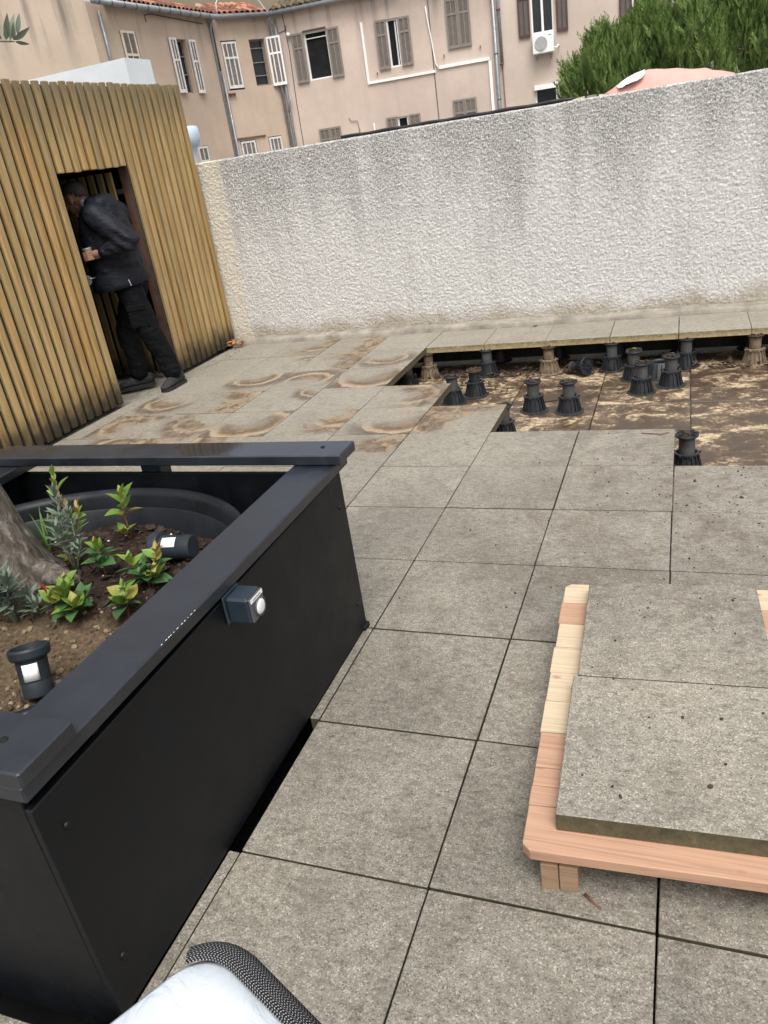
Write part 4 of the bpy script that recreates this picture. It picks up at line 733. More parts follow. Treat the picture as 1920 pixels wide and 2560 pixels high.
for x, w in ((-.5, 'second'), (.0, 'third'), (.5, 'fourth'), (1.0, 'fifth'), (1.5, 'sixth')): ped(pc, x + .03, 2.50, 'shadowed pedestal against the upstand under the ' + w + ' wall-strip joint')
# one tipped over, one bare base
tp = copy_tree(pc, Matrix.Translation((.33, 1.93, DZ + .078)) @ Matrix.Rotation(R_(238), 4, 'Z') @ Matrix.Rotation(R_(98), 4, 'X') @ Matrix.Scale(.72, 4) @ Matrix.Translation(-Vector(WM[pc].translation)), label='pedestal lying on its side among dead leaves')
mb = MB()
for k in range(12): mb.box(.03, .098, -.002, .002, -.012, 0, tp.matrix_basis @ Matrix.Rotation(2 * math.pi * k / 12, 4, 'Z'))
mb.lathe([(.098, 0), (.098, -.013), (.092, -.013), (.092, 0)], 28, tp.matrix_basis); mb.lathe([(.034, 0), (.034, -.012), (.02, -.012), (.02, 0)], 20, tp.matrix_basis); obj('base_web', mb, MAT['ped'], tp)
t = thing('pedestal_base', 'upturned bare pedestal cup half hidden behind the close trio', 'pedestal', (.875, 1.83, DZ), group=GP); mb = MB(); mb.lathe([(.112, .0), (.112, .006), (.09, .012), (.07, .12), (.06, .12), (.06, .10), (.085, .0)], 26, Matrix.Translation((.875, 1.83, DZ))); obj('cup', mb, MAT['ped'], t, smooth=True)
for k in range(14): a = 2 * math.pi * k / 14; mb = MB(); mb.prism([(.085, .008), (.106, .008), (.076, .118), (.066, .118)], Matrix.Translation((.875, 1.83, DZ)) @ Matrix.Rotation(a, 4, 'Z') @ Matrix.Rotation(R_(90), 4, 'X'), .005); obj('rib', mb, MAT['ped'], t)

# ================================================================== PLANTER
PX0, PX1, PY0, PY1 = -1.49, -.03, -3.445, -1.985
pl = thing('planter_box', 'large black square planter box with wide capping boards', 'planter', (-.76, -2.715, .02))
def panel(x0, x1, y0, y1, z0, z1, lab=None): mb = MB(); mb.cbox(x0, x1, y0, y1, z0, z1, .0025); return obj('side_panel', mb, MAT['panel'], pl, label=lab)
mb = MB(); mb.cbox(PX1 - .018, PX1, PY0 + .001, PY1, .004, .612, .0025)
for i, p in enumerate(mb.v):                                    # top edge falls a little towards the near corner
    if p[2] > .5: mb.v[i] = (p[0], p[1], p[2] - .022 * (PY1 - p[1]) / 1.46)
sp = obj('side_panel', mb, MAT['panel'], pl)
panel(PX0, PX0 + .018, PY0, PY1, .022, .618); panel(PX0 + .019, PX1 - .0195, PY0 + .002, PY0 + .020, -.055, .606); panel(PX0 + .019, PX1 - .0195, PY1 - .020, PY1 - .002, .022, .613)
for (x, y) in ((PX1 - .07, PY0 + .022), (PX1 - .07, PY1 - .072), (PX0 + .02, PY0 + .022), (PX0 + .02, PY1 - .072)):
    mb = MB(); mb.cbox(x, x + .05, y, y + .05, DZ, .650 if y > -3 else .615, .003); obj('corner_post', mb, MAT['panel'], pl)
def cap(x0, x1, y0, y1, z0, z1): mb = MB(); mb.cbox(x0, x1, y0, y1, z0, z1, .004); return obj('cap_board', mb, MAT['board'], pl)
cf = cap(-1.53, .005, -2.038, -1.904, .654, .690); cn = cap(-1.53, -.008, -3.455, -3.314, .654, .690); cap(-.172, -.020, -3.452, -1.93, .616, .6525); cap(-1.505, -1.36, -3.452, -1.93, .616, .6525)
mb = MB(); mb.cbox(-.078, -.050, PY0 + .55, PY1 - .35, .565, .603, .003); obj('frame_rail', mb, MAT['board'], pl); mb = MB(); mb.cbox(PX0 + .05, PX1 - .08, PY1 - .052, PY1 - .022, .60, .632, .003)
for (x, y, z, q) in ((-.085, -1.965, .690, cf), (-.105, -3.385, .690, cn), (-.125, -3.41, .690, cn)): mb = MB(); mb.lathe([(0, .004), (.006, .0035), (.008, .0), (.008, -.002)], 12, Matrix.Translation((x, y, z))); obj('screw', mb, MAT['dark'], q, smooth=True)
for (y, z) in ((PY0 + .055, .50), (PY0 + .055, .13), (PY1 - .045, .50), (PY1 - .045, .12)): mb = MB(); mb.lathe([(0, .005), (.007, .0045), (.010, .0), (.010, -.002)], 12, Matrix.Translation((PX1, y, z)) @ Matrix.Rotation(R_(90), 4, 'Y')); obj('screw', mb, MAT['panel'], sp, smooth=True)
mb = MB()                                                       # chipped paint along the board arris
for k in range(13): f = k / 12; y = -3.02 + .13 * f + random.uniform(-.006, .006); mb.ball((-.0212, y, .6502), (.0008, random.uniform(.001, .0045), .0007), None, 6, 4)
obj('paint_chip', mb, MAT['perlite'], pl, kind='stuff')
mb = MB(); mb.cbox(-1.496, -.006, -3.494, -2.006, DZ, -.235, .004); obj('gap_shade_tray', mb, MAT['dark'], pl)  # added black tray stands in for the shade in the gap below the planter
# floor of the planter keeps the void dark
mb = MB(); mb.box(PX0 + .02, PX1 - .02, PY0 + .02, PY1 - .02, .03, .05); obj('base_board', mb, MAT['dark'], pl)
mb = MB(); mb.cbox(-.10, -.02, PY1 - .04, PY1 + .005, DZ, .018, .003); obj('foot', mb, MAT['dark'], pl)
# round tub and soil
PC = (-.78, -2.71); mb = MB(); mb.lathe([(0, .06), (.56, .06), (.655, .50), (.662, .545), (.676, .572), (.690, .568), (.697, .550), (.684, .525), (.664, .51), (.648, .50), (.632, .40), (.62, .38), (0, .38)], 72, Matrix.Translation((PC[0], PC[1], 0)))
mb.v = [(p[0], p[1] , p[2] + .006 * math.sin(math.atan2(p[1] - PC[1], p[0] - PC[0]) * 3)) for p in mb.v]
tub = obj('tree_tub', mb, MAT['pot'], smooth=True, label='round dark plastic tree tub inside the planter', cat='tub')
mb = MB(); NR, NA = 46, 128; mb.v = [(PC[0], PC[1], .43)]
def soil_h(x, y): return .425 + .022 * mnoise.noise(Vector((x * 4, y * 4, 0))) + .012 * mnoise.noise(Vector((x * 16, y * 16, 3))) + .008 * mnoise.noise(Vector((x * 45, y * 45, 7))) + .03 * math.exp(-((x + .98) ** 2 + (y + 2.5) ** 2) / .05)
for r in range(1, NR + 1):
    for a in range(NA):
        t = 2 * math.pi * a / NA; q = .642 * r / NR; x, y = PC[0] + q * math.cos(t), PC[1] + q * math.sin(t); mb.v.append((x, y, soil_h(x, y)))
mb.f = [(0, 1 + a, 1 + (a + 1) % NA) for a in range(NA)] + [(1 + r * NA + a, 1 + (r + 1) * NA + a, 1 + (r + 1) * NA + (a + 1) % NA, 1 + r * NA + (a + 1) % NA) for r in range(NR - 1) for a in range(NA)]
obj('potting_soil', mb, MAT['soil'], smooth=True, kind='stuff', label='dark compost and sandy soil filling the round tub', cat='soil')
def scatter(name, mat, n, fn, smin, smax, label, cat, flat=.7, seg=(6, 4)):
    mb = MB()
    for _ in range(n):
        p = fn()
        if p is None: continue
        s = random.uniform(smin, smax) * (random.random() ** .7 + .3); M = Euler((random.uniform(-.6, .6), random.uniform(-.6, .6), random.uniform(0, 6.28))).to_matrix().to_4x4(); mb.ball((p[0], p[1], p[2] + s * .25), (s * random.uniform(.7, 1.2), s * random.uniform(.5, 1), s * flat * random.uniform(.6, 1)), M, *seg)
    return obj(name, mb, mat, kind='stuff', label=label, cat=cat)
def in_tub(sandy):
    def f():
        for _ in range(30):
            a = random.uniform(0, 6.28); r = .62 * math.sqrt(random.random()); x, y = PC[0] + r * math.cos(a), PC[1] + r * math.sin(a)
            k = y < -2.52 + random.gauss(0, .05)
            if k == sandy and x < -.12: return (x, y, soil_h(x, y))
    return f
scatter('pebbles', MAT['pebble'], 330, in_tub(True), .002, .014, 'ochre pebbles and clods in the sandy soil', 'pebbles'); scatter('soil_clods', MAT['soil'], 700, in_tub(True), .004, .014, 'small brown clods on the sandy soil', 'clods')
scatter('bark_chips', MAT['bark_chip'], 700, in_tub(False), .004, .018, 'dark bark chips on the compost', 'bark chips', .4); scatter('perlite_grains', MAT['perlite'], 60, in_tub(False), .002, .005, 'white perlite grains in the compost', 'perlite')

# ---- olive tree
ol = thing('olive_tree', 'olive tree with rough grey trunk leaning out of the tub', 'tree', (-1.0, -2.5, .42))
pts = [(-.985, -2.50, .38), (-1.005, -2.50, .46), (-1.04, -2.495, .60), (-1.085, -2.49, .78), (-1.18, -2.47, 1.1), (-1.38, -2.45, 1.5), (-1.66, -2.47, 2.0), (-1.85, -2.5, 2.35)]; rads = [.165, .118, .092, .083, .08, .078, .068, .05]
mb = MB(); P = []
for i in range(len(pts) - 1):
    for q in range(8): f = q / 8; P.append((Vector(pts[i]).lerp(Vector(pts[i + 1]), f), rads[i] * (1 - f) + rads[i + 1] * f))
mb.tube([p for p, r in P], [r for p, r in P], 40)
for i, v in enumerate(mb.v):
    v = Vector(v); k = min(range(len(P)), key=lambda q: (P[q][0] - v).length); o_ = v - P[k][0]; an = math.atan2(o_.y, o_.x)
    m_ = 1 + .10 * mnoise.noise(Vector((math.cos(an) * 2.2, math.sin(an) * 2.2, v.z * 3))) + .06 * math.sin(an * 5 + v.z * 4) * max(0, 1 - (v.z - .4) * 2) + .035 * mnoise.noise(Vector((math.cos(an) * 9, math.sin(an) * 9, v.z * 14))); mb.v[i] = tuple(P[k][0] + o_ * m_)
obj('trunk', mb, MAT['bark'], ol, smooth=True)
mb = MB(); mb.tube([(-.93, -2.50, .47), (-.86, -2.49, .455), (-.80, -2.485, .43), (-.76, -2.48, .405)], [.06, .045, .034, .02], 12); obj('root', mb, MAT['bark'], ol, smooth=True)
for bpts, br in [([(-1.66, -2.47, 2.0), (-1.5, -2.35, 2.25), (-1.45, -2.2, 2.6)], [.04, .03, .015]), ([(-1.85, -2.5, 2.35), (-2.1, -2.6, 2.7), (-2.2, -2.7, 3.0)], [.04, .03, .015]), ([(-1.75, -2.48, 2.15), (-2.1, -2.3, 2.3), (-2.4, -2.2, 2.6)], [.04, .03, .012])]: mb = MB(); mb.tube(bpts, br, 8); obj('limb', mb, MAT['bark'], ol, smooth=True)
# leaf meshes (shared data)
def leaf_mesh(name, L, W, fold, curl, mat, n=5):
    mb = MB()
    for i in range(n + 1):
        f = i / n; w = W * math.sin(math.pi * min(1, f ** .8 * .98 + .02)) * .5 + .0004; z = -curl * L * f * f; mb.v += [(-w, L * f, z + fold * w), (0, L * f, z), (w, L * f, z + fold * w)]
    mb.f = [(3 * i + k, 3 * i + k + 1, 3 * i + 4 + k, 3 * i + 3 + k) for i in range(n) for k in (0, 1)]; me, _ = mesh_of(mb, name, True, False); me.materials.append(MAT[mat]); return me
LM = {k: leaf_mesh('leaf', *v) for k, v in dict(lime=(.055, .034, .35, .18, 'leaf_lime'), lime2=(.046, .022, .5, .05, 'leaf_lime'), green=(.058, .034, .25, .28, 'leaf_green'), red=(.042, .014, .8, .05, 'leaf_red'), orange=(.045, .020, .5, .25, 'leaf_orange'), olive=(.036, .0095, .25, .08, 'leaf_olive'), olive_big=(.055, .014, .3, .10, 'leaf_olive'), grass=(.16, .006, .6, .25, 'grass')).items()}
def put_leaf(par, kind, p, d, s=1.0, roll=0.0):
    d = Vector(d).normalized(); x = d.cross(Vector((0, 0, 1))); x = x.normalized() if x.length > .05 else Vector((1, 0, 0)); z = x.cross(d).normalized()
    M = Matrix.Translation(p) @ Matrix((x, d, z)).transposed().to_4x4() @ Matrix.Rotation(roll, 4, 'Y') @ Matrix.Scale(s, 4); return inst('leaf', LM[kind], M, par)
# crown (beyond the left edge of the picture) and the one twig that hangs into view
hv2 = MB()
for _ in range(2600):
    a = Vector((random.gauss(0, 1), random.gauss(0, 1), random.gauss(0, .9))).normalized() * (random.random() ** .4) * .72; c = Vector((-2.15, -2.55, 2.75)) + Vector((a.x * 1.1, a.y * 1.1, a.z * .85)); d = Vector((random.gauss(0, 1), random.gauss(0, 1), random.gauss(.2, .8))).normalized(); s = d.orthogonal().normalized(); hv2.add([c, c + d * .024 + s * .006, c + d * .055, c + d * .024 - s * .006], [(0, 1, 2, 3)])
obj('crown', hv2, MAT['leaf_olive'], ol, kind='stuff')
def atray(u, v, r):
    d = (right * ((u - 960) / 1937.15) + down * ((v - 1280) / 1937.15) + fwd).normalized(); return CAMP + d * r
tw = [Vector((-1.70, -2.45, 2.05)), Vector((-1.25, -2.3, 2.02)), atray(-60, 98, 2.55), atray(12, 103, 2.52), atray(36, 104, 2.5)]; mb = MB(); mb.tube(tw, [.012, .008, .0035, .0025, .0015], 7); obj('twig', mb, MAT['twig'], ol, smooth=True)
for (a, b, kd, s) in [((16, 100), (10, 66), 'olive_big', .9), ((26, 102), (32, 32), 'olive_big', 1.0), ((34, 100), (33, 56), 'olive_big', .95), ((44, 86), (47, 32), 'olive_big', 1.0), ((36, 100), (74, 70), 'olive_big', 1.0), ((38, 104), (75, 112), 'olive_big', .8), ((4, 98), (-20, 70), 'olive_big', 1), ((2, 100), (-12, 84), 'olive_big', .9), ((17, 98), (17, 34), 'olive_big', .85)]:
    p, q = atray(*a, 2.5), atray(*b, 2.5 + random.uniform(-.02, .02)); d = (q - p).normalized(); x = d.cross(CAMP - p).normalized(); x = (Matrix.Rotation(random.uniform(-.7, .7), 3, d) @ x); M = Matrix.Translation(p) @ Matrix((x, d, x.cross(d))).transposed().to_4x4() @ Matrix.Scale((q - p).length / .055, 4); inst('leaf', LM[kd], M, ol)

# ---- young shrubs: stems with whorled leaves
def bush(name, label, base, stems, kinds, cat='shrub', group=None, stem='stem'):
    t = thing(name, label, cat, base, group=group)
    for (tip, n, kk, size) in stems:
        b = Vector(base); tp_ = b + Vector(tip); mid = (b + tp_) / 2 + Vector((random.uniform(-.012, .012), random.uniform(-.012, .012), .008)); mb = MB(); mb.tube([b - Vector((0, 0, .02)), mid, tp_], [.0035, .0028, .0016], 6); obj('stem', mb, MAT[stem], t, smooth=True)
        for i in range(n):
            f = 1 - (i / n) ** 1.15 * .62; p = b.lerp(mid, f * 2) if f < .5 else mid.lerp(tp_, f * 2 - 1); a = i * 2.4 + random.uniform(-.3, .3); el = (1.25 - 1.05 * (i / n) + random.uniform(-.15, .15))
            d = Vector((math.cos(a) * math.cos(el), math.sin(a) * math.cos(el), math.sin(el))); k_ = kk[min(len(kk) - 1, int(i / n * len(kk)))]; put_leaf(t, k_, p, d, size * (1.5 if k_ == 'olive' else 1.22) * random.uniform(.8, 1.15) * (.75 + .35 * i / n), random.uniform(-.4, .4))
    return t
GS = 'young red-tipped shrubs in the tub'; sz = lambda x, y: (x, y, soil_h(x, y))
bush('photinia_shrub', 'bushy lime shrub with a red leaf bud, in front of the trunk', sz(-.665, -2.66), [((.0, .01, .085), 13, ['lime', 'lime', 'lime', 'green'], 1.05), ((.05, -.01, .055), 12, ['lime', 'lime', 'green'], 1.05), ((-.03, -.02, .075), 9, ['lime2', 'lime', 'green'], .95), ((.02, .05, .04), 8, ['green'], 1.0)], None, group=GS)
put_leaf(bpy.data.objects['photinia_shrub'], 'red', Vector(sz(-.69, -2.69)) + Vector((0, 0, .105)), (-.15, -.1, 1), 1.0); put_leaf(bpy.data.objects['photinia_shrub'], 'orange', Vector(sz(-.665, -2.67)) + Vector((0, 0, .10)), (.1, -.4, .8), 1.0); put_leaf(bpy.data.objects['photinia_shrub'], 'orange', Vector(sz(-.655, -2.67)) + Vector((0, 0, .10)), (-.2, -.5, .7), .9)
b2 = bush('photinia_shrub', 'small shrub with a yellow heart and one red leaf, behind the bushy lime one', sz(-.72, -2.42), [((.0, .0, .115), 14, ['lime2', 'lime', 'green', 'green'], .9), ((.03, -.02, .06), 7, ['green'], .95)], None, group=GS); put_leaf(b2, 'red', Vector(sz(-.715, -2.42)) + Vector((0, 0, .12)), (.2, 0, 1), .8)
bush('photinia_shrub', 'spreading shrub with dark green leaves beside the capping board', sz(-.515, -2.46), [((-.055, .0, .085), 11, ['lime2', 'lime', 'green', 'green'], 1.05), ((.02, .05, .105), 10, ['orange', 'lime', 'green'], .95), ((.05, -.01, .05), 9, ['lime', 'green'], 1.0), ((0, -.02, .05), 9, ['green'], 1.1)], None, group=GS)
bush('photinia_shrub', 'low shrub closest to the capping board, pale green top', sz(-.485, -2.62), [((-.01, .03, .085), 7, ['lime2', 'lime'], .9), ((.0, -.01, .05), 11, ['lime', 'green'], .95)], None, group=GS)
bush('photinia_shrub', 'slender shrub standing farthest back with a star of lime leaves', sz(-.79, -2.18), [((-.01, .03, .16), 10, ['lime2', 'lime', 'lime', 'orange'], 1.15), ((.0, -.03, .04), 5, ['lime'], .8)], None, group=GS)
bush('photinia_shrub', 'tall thin shrub with orange leaves growing through the olive shoot', sz(-.86, -2.37), [((-.05, .06, .30), 9, ['lime2', 'lime', 'orange', 'lime'], .95), ((.03, .04, .20), 8, ['orange', 'lime2', 'lime'], .95), ((.0, -.05, .03), 6, ['orange', 'lime'], .8)], None, group=GS)
bush('photinia_shrub', 'stunted yellow-green sprig at the foot of the olive shoot', sz(-.78, -2.53), [((0, 0, .045), 6, ['orange', 'lime'], .75)], None, group=GS)
bush('olive_shoot', 'grey-green upright olive shoot between trunk and shrubs', sz(-.835, -2.42), [((-.02, .04, .27), 30, ['olive'], 1.0), ((.03, .02, .20), 24, ['olive'], 1.0), ((-.10, .05, .14), 14, ['olive'], 1.1), ((.0, -.02, .16), 20, ['olive'], 1.0), ((.06, -.01, .10), 12, ['olive'], .9)], None, 'olive shoot', stem='twig')
bush('olive_sucker', 'dense blue-grey olive sucker at the foot of the trunk, left edge', sz(-.835, -2.70), [((-.03, .0, .21), 30, ['olive'], 1.3), ((-.07, -.02, .15), 26, ['olive'], 1.3), ((.035, -.01, .15), 24, ['olive'], 1.25), ((-.01, -.04, .10), 22, ['olive'], 1.3), ((-.10, .02, .12), 18, ['olive'], 1.3), ((.05, .02, .08), 16, ['olive'], 1.2)], None, 'olive sucker', stem='twig')
bush('olive_sucker', 'small olive sprig arching over the sandy soil', sz(-.79, -2.685), [((.055, -.01, .055), 16, ['olive'], 1.0)], None, 'olive sucker', stem='twig')
t = thing('grass_tuft', 'tuft of thin green grass beside the trunk', 'grass', sz(-1.06, -2.30))
for k in range(7): a = random.uniform(0, 6.28); put_leaf(t, 'grass', Vector(sz(-1.06 + random.uniform(-.01, .01), -2.30)), (.25 * math.cos(a) + .12, .25 * math.sin(a), 1), random.uniform(.7, 1.05), random.uniform(-1, 1))
t = thing('grass_tuft', 'two grass blades showing right behind the trunk', 'grass', sz(-1.13, -2.22))
for k in range(3): put_leaf(t, 'grass', Vector(sz(-1.13 + .01 * k, -2.22)), (.3 * k - .1, .1, 1), .75, k)
t = thing('weed_seedling', 'tiny green weed beside the upright spotlight', 'weed', sz(-.40, -2.86))
for k in range(9): a = k * 2.4; put_leaf(t, 'green', Vector(sz(-.40 + .02 * math.cos(a), -2.86 + .02 * math.sin(a))), (math.cos(a), math.sin(a), .5), .45)

# ---- spotlights
def spotlight(label, M):                                        # local: +z towards the lens
    loc = M.translation; t = thing('garden_spotlight', label, 'spotlight', tuple(loc), group='spotlights in the tub')
    mb = MB(); mb.lathe([(0, 0), (.036, 0), (.040, .004), (.041, .045), (.0405, .046), (.0415, .047), (.043, .125), (0, .125)], 36, M); smooth_by_angle(obj('body', mb, MAT['lampmetal'], t), 40)
    mb = MB(); mb.lathe([(.042, .108), (.052, .112), (.0555, .118), (.0565, .136), (.054, .142), (.047, .142), (.045, .128), (.042, .126)], 40, M); obj('rim', mb, MAT['lampmetal'], t, smooth=False)
    mb = MB(); mb.lathe([(0, .133), (.0455, .133), (.0455, .128), (0, .128)], 32, M); obj('lens', mb, MAT['glass'], t)
    return t
def sticker(t, M, a0, a1, z0, z1, r=.0445):
    mb = MB(); n = 8
    for i in range(n + 1):
        a = a0 + (a1 - a0) * i / n
        for z in (z0, z1): rr_ = r + .0; mb.v.append(tuple(M @ Vector((rr_ * math.cos(a), rr_ * math.sin(a), z))))
    mb.f = [(2 * i, 2 * i + 2, 2 * i + 3, 2 * i + 1) for i in range(n)]; o_ = obj('sticker', mb, MAT['paper'], t, smooth=True, label='blank white sticker'); md = o_.modifiers.new('thick', 'SOLIDIFY'); md.thickness = .0006
def orient(loc, zdir, xdir): z = Vector(zdir).normalized(); x = Vector(xdir); x = (x - z * x.dot(z)).normalized(); y = z.cross(x); Mx = Matrix((x, y, z)).transposed().to_4x4(); Mx.translation = Vector(loc); return Mx
tocam = Vector((1.5, -1.6, 1.1))
M1 = orient((-.455, -2.285, .474), (-1, -.12, -.02), tocam); s1 = spotlight('dark spotlight lying on the compost, lens facing left', M1); sticker(s1, M1, -.05, .75, .045, .095)
M2 = orient((-.470, -3.005, .440), (-.16, .30, 1), tocam) @ Matrix.Scale(.9, 4); s2 = spotlight('dark spotlight standing upright at the near side of the tub', M2); sticker(s2, M2, -.55, .42, .052, .100)
for M, t in ((M2, s2),):
    mb = MB(); mb.box(-.004, .004, -.05, -.046, -.06, .03, M); mb.box(-.004, .004, .046, .05, -.06, .03, M); mb.box(-.004, .004, -.05, .05, -.064, -.06, M); mb.tube([M @ Vector((0, .05, .02)), M @ Vector((0, .062, .02))], .008, 8); obj('bracket', mb, MAT['steel'], t)

# ---- photocell boxes on the planter faces
def photobox(label, M, white=True):                             # local: back at z=0, +z outwards, +y up
    t = thing('photocell_box', label, 'junction box', tuple(M.translation), group='boxes on the planter'); mb = MB(); mb.cbox(-.036, .036, -.036, .036, .008, .072, .006, M); mb.cbox(-.040, .040, -.040, .040, .0, .0075, .003, M); obj('housing', mb, MAT['bluegrey'], t)
    mb = MB(); mb.cbox(-.034, .034, -.034, .034, .0725, .078, .003, M); bz = obj('bezel', mb, MAT['greyplastic'], t)
    mb = MB(); mb.lathe([(.024, 0), (.026, .003), (.022, .004)], 28, M @ Matrix.Translation((.006, -.006, .078))); obj('ring', mb, MAT['greyplastic'], bz, smooth=True)
    mb = MB(); mb.lathe([(0, .0065), (.012, .006), (.019, .004), (.022, .0005)], 28, M @ Matrix.Translation((.006, -.006, .0782))); obj('diffuser', mb, MAT['white'], bz, smooth=True, label='round white cover')
    mb = MB(); mb.box(-.030, .030, .020, .031, .0782, .0790, M); lb = obj('label_strip', mb, MAT['paper'], bz)
    mb = MB()
    for k in range(9): mb.box(-.020 + k * .0046, -.0172 + k * .0046, .0235, .0275, .0791, .0794, M)
    obj('print', mb, MAT['ink'], lb, kind='stuff'); return t
photobox('blue-grey box with round white cover on the long black panel', orient((PX1, -2.735, .572), (1, 0, .0), (0, 1, 0)) @ Matrix.Rotation(0, 4, 'Z')); photobox('blue-grey box peeping over the far rim of the planter', orient((-.79, PY1, .600), (0, 1, 0), (-1, 0, 0)))

# ================================================================== PALLET WITH TWO LOOSE SLABS
PM = Matrix.Translation((.715, -2.957, 0)) @ Matrix.Rotation(R_(2.3), 4, 'Z')
pal = thing('wooden_pallet', 'new low wooden pallet of pine and larch boards on the terrace', 'pallet', tuple(PM.translation), R_(2.3))
vb = [0, .132, .193, .255, .380, .505, .631, .755, .879, 1.003, 1.12]; kinds = ['larch', 'larch', 'larch', 'larch', 'pine', 'pine', 'pine', 'pine', 'larch', 'pine']
for k, (v0, v1) in enumerate(zip(vb[:-1], vb[1:])):
    du = random.uniform(-.004, .003); mb = MB(); w, d = .668, v1 - v0 - .0028
    if k in (0, 9): ch = .018; poly = [(0, 0 if k else ch), (ch if not k else 0, 0), (w, 0), (w, d), (0 if not k else ch, d), (0, d if not k else d - ch)]
    else: poly = [(0, 0), (w, 0), (w, d), (0, d)]
    seen = []; [seen.append(p) for p in poly if p not in seen]
    mb.prism(seen, PM @ Matrix.Translation((du, v0, .102 + random.uniform(-.0015, .0012))), .028); me, c = mesh_of(mb, 'deck_board', False)
    o = bpy.data.objects.new('deck_board', me); me.materials.append(MAT[kinds[k]]); link(o, pal, Matrix.Translation(c)); bv = o.modifiers.new('bevel', 'BEVEL'); bv.width = .0018; bv.segments = 1
for u in (.035, .55):
    mb = MB(); mb.cbox(u, u + .085, .022, 1.10, .079, .1005, .002, PM); obj('stringer', mb, MAT['yellow_wood'], pal)
    for v in (.004, .50, 1.0):
        for q in (0, 1): mb = MB(); mb.cbox(u + .003 + q * .041, u + .042 + q * .0425, v + .008, v + .105, .0, .0775, .002, PM); obj('block', mb, MAT['block'], pal)
for (u, v, lab) in ((.072, .062, 'nearer loose paving slab on the pallet, mossy front edge'), (.084, .5585, 'farther loose paving slab on the pallet, flush with the terrace tone')):
    M = PM @ Matrix.Translation((u + .2485, v + .2475, .1315)); o = inst('loose_paving_slab', slab_mesh(.497, .492), M, label=lab, cat='paving slab', group='loose slabs on the pallet'); o.color = (0, 0, 1, 0)

# ================================================================== WHITE BAG AT THE BOTTOM EDGE
bag = thing('white_bag', 'white tarpaulin bag trimmed with black and white herringbone webbing', 'bag', (.60, -3.88, 0))
corner = Vector((.543, -3.694)); dl_ = Vector((-.50, -.865)).normalized(); dr_ = Vector((.925, -.38)).normalized()
def rounded_outline():
    a, b = corner + dl_ * .30, corner + dr_ * .33; c = a + dr_ * .30; P4 = [corner, b, c, a]; out = []
    for i, p in enumerate(P4):
        p0, p1 = P4[i - 1], P4[(i + 1) % 4]; r = .055 if i == 0 else .04; s = p + (p0 - p).normalized() * r; e = p + (p1 - p).normalized() * r
        for k in range(9): t = k / 8; out.append((s * (1 - t) ** 2 + p * 2 * t * (1 - t) + e * t * t))
    return out
OUT = rounded_outline(); cen = sum(OUT, Vector((0, 0))) / len(OUT); mb = MB(); n = len(OUT); lv = [(0.0, .86), (.02, .97), (.15, 1.02), (.35, 1.03), (.55, 1.01), (.70, 1.0), (.752, 1.0), (.772, .985), (.780, .93), (.783, .75), (.790, .4), (.785, .15)]
for li, (z, k) in enumerate(lv):
    for i, p in enumerate(OUT):
        q = cen + (p - cen) * k; w = .010 * mnoise.noise(Vector((q.x * 14, q.y * 14, z * 7))) if 1 < li < 6 else .004 * mnoise.noise(Vector((q.x * 25, q.y * 25, z * 9))) * (li > 7); mb.v.append((q.x + w, q.y + w * .5, z + (w * 1.2 if li > 7 else 0) - .16 * max(0, (q - corner).dot(dr_)) * (li > 4)))
mb.v.append((cen.x, cen.y, .77)); L = len(lv)
mb.f = [(l * n + i, l * n + (i + 1) % n, (l + 1) * n + (i + 1) % n, (l + 1) * n + i) for l in range(L - 1) for i in range(n)] + [((L - 1) * n + i, (L - 1) * n + (i + 1) % n, L * n) for i in range(n)] + [tuple(reversed(range(n)))]
obj('body', mb, MAT['bag'], bag, smooth=True)
# webbing sewn round the top edge: sloped tape from the rim outwards and down
mb = MB(); uv = []; acc = 0.0; tape = [(.0, .010), (.012, .008), (.028, -.003), (.040, -.018)]
TI = list(range(2, 19)); OUTT = [OUT[i] for i in TI]
for i in range(len(TI)):
    p = OUTT[i]
    if i: acc += (OUTT[i] - OUTT[i - 1]).length
    o2 = (p - cen).normalized()
    for (do, dz) in tape:
        q = p + o2 * (do - .014); mb.v.append((q.x, q.y, .778 + dz - .16 * max(0, (p - corner).dot(dr_)))); uv.append((acc, do * .9 + .002))
nt = len(tape); mb.f = [(i * nt + k, i * nt + k + 1, (i + 1) * nt + k + 1, (i + 1) * nt + k) for i in range(len(TI) - 1) for k in range(nt - 1)]
web = obj('webbing_trim', mb, MAT['web'], bag, smooth=True); ul = web.data.uv_layers.new(name='UVMap')
for lp in web.data.loops: ul.data[lp.index].uv = uv[lp.vertex_index]
md = web.modifiers.new('thick', 'SOLIDIFY'); md.thickness = .002
mb = MB(); ppt = []
for i in range(len(TI)): p = OUTT[i]; q = p + (p - cen).normalized() * .0265; ppt.append((q.x, q.y, .759 - .16 * max(0, (p - corner).dot(dr_))))
mb.tube(ppt, .0022, 6, False); obj('piping', mb, MAT['white'], bag, smooth=True)

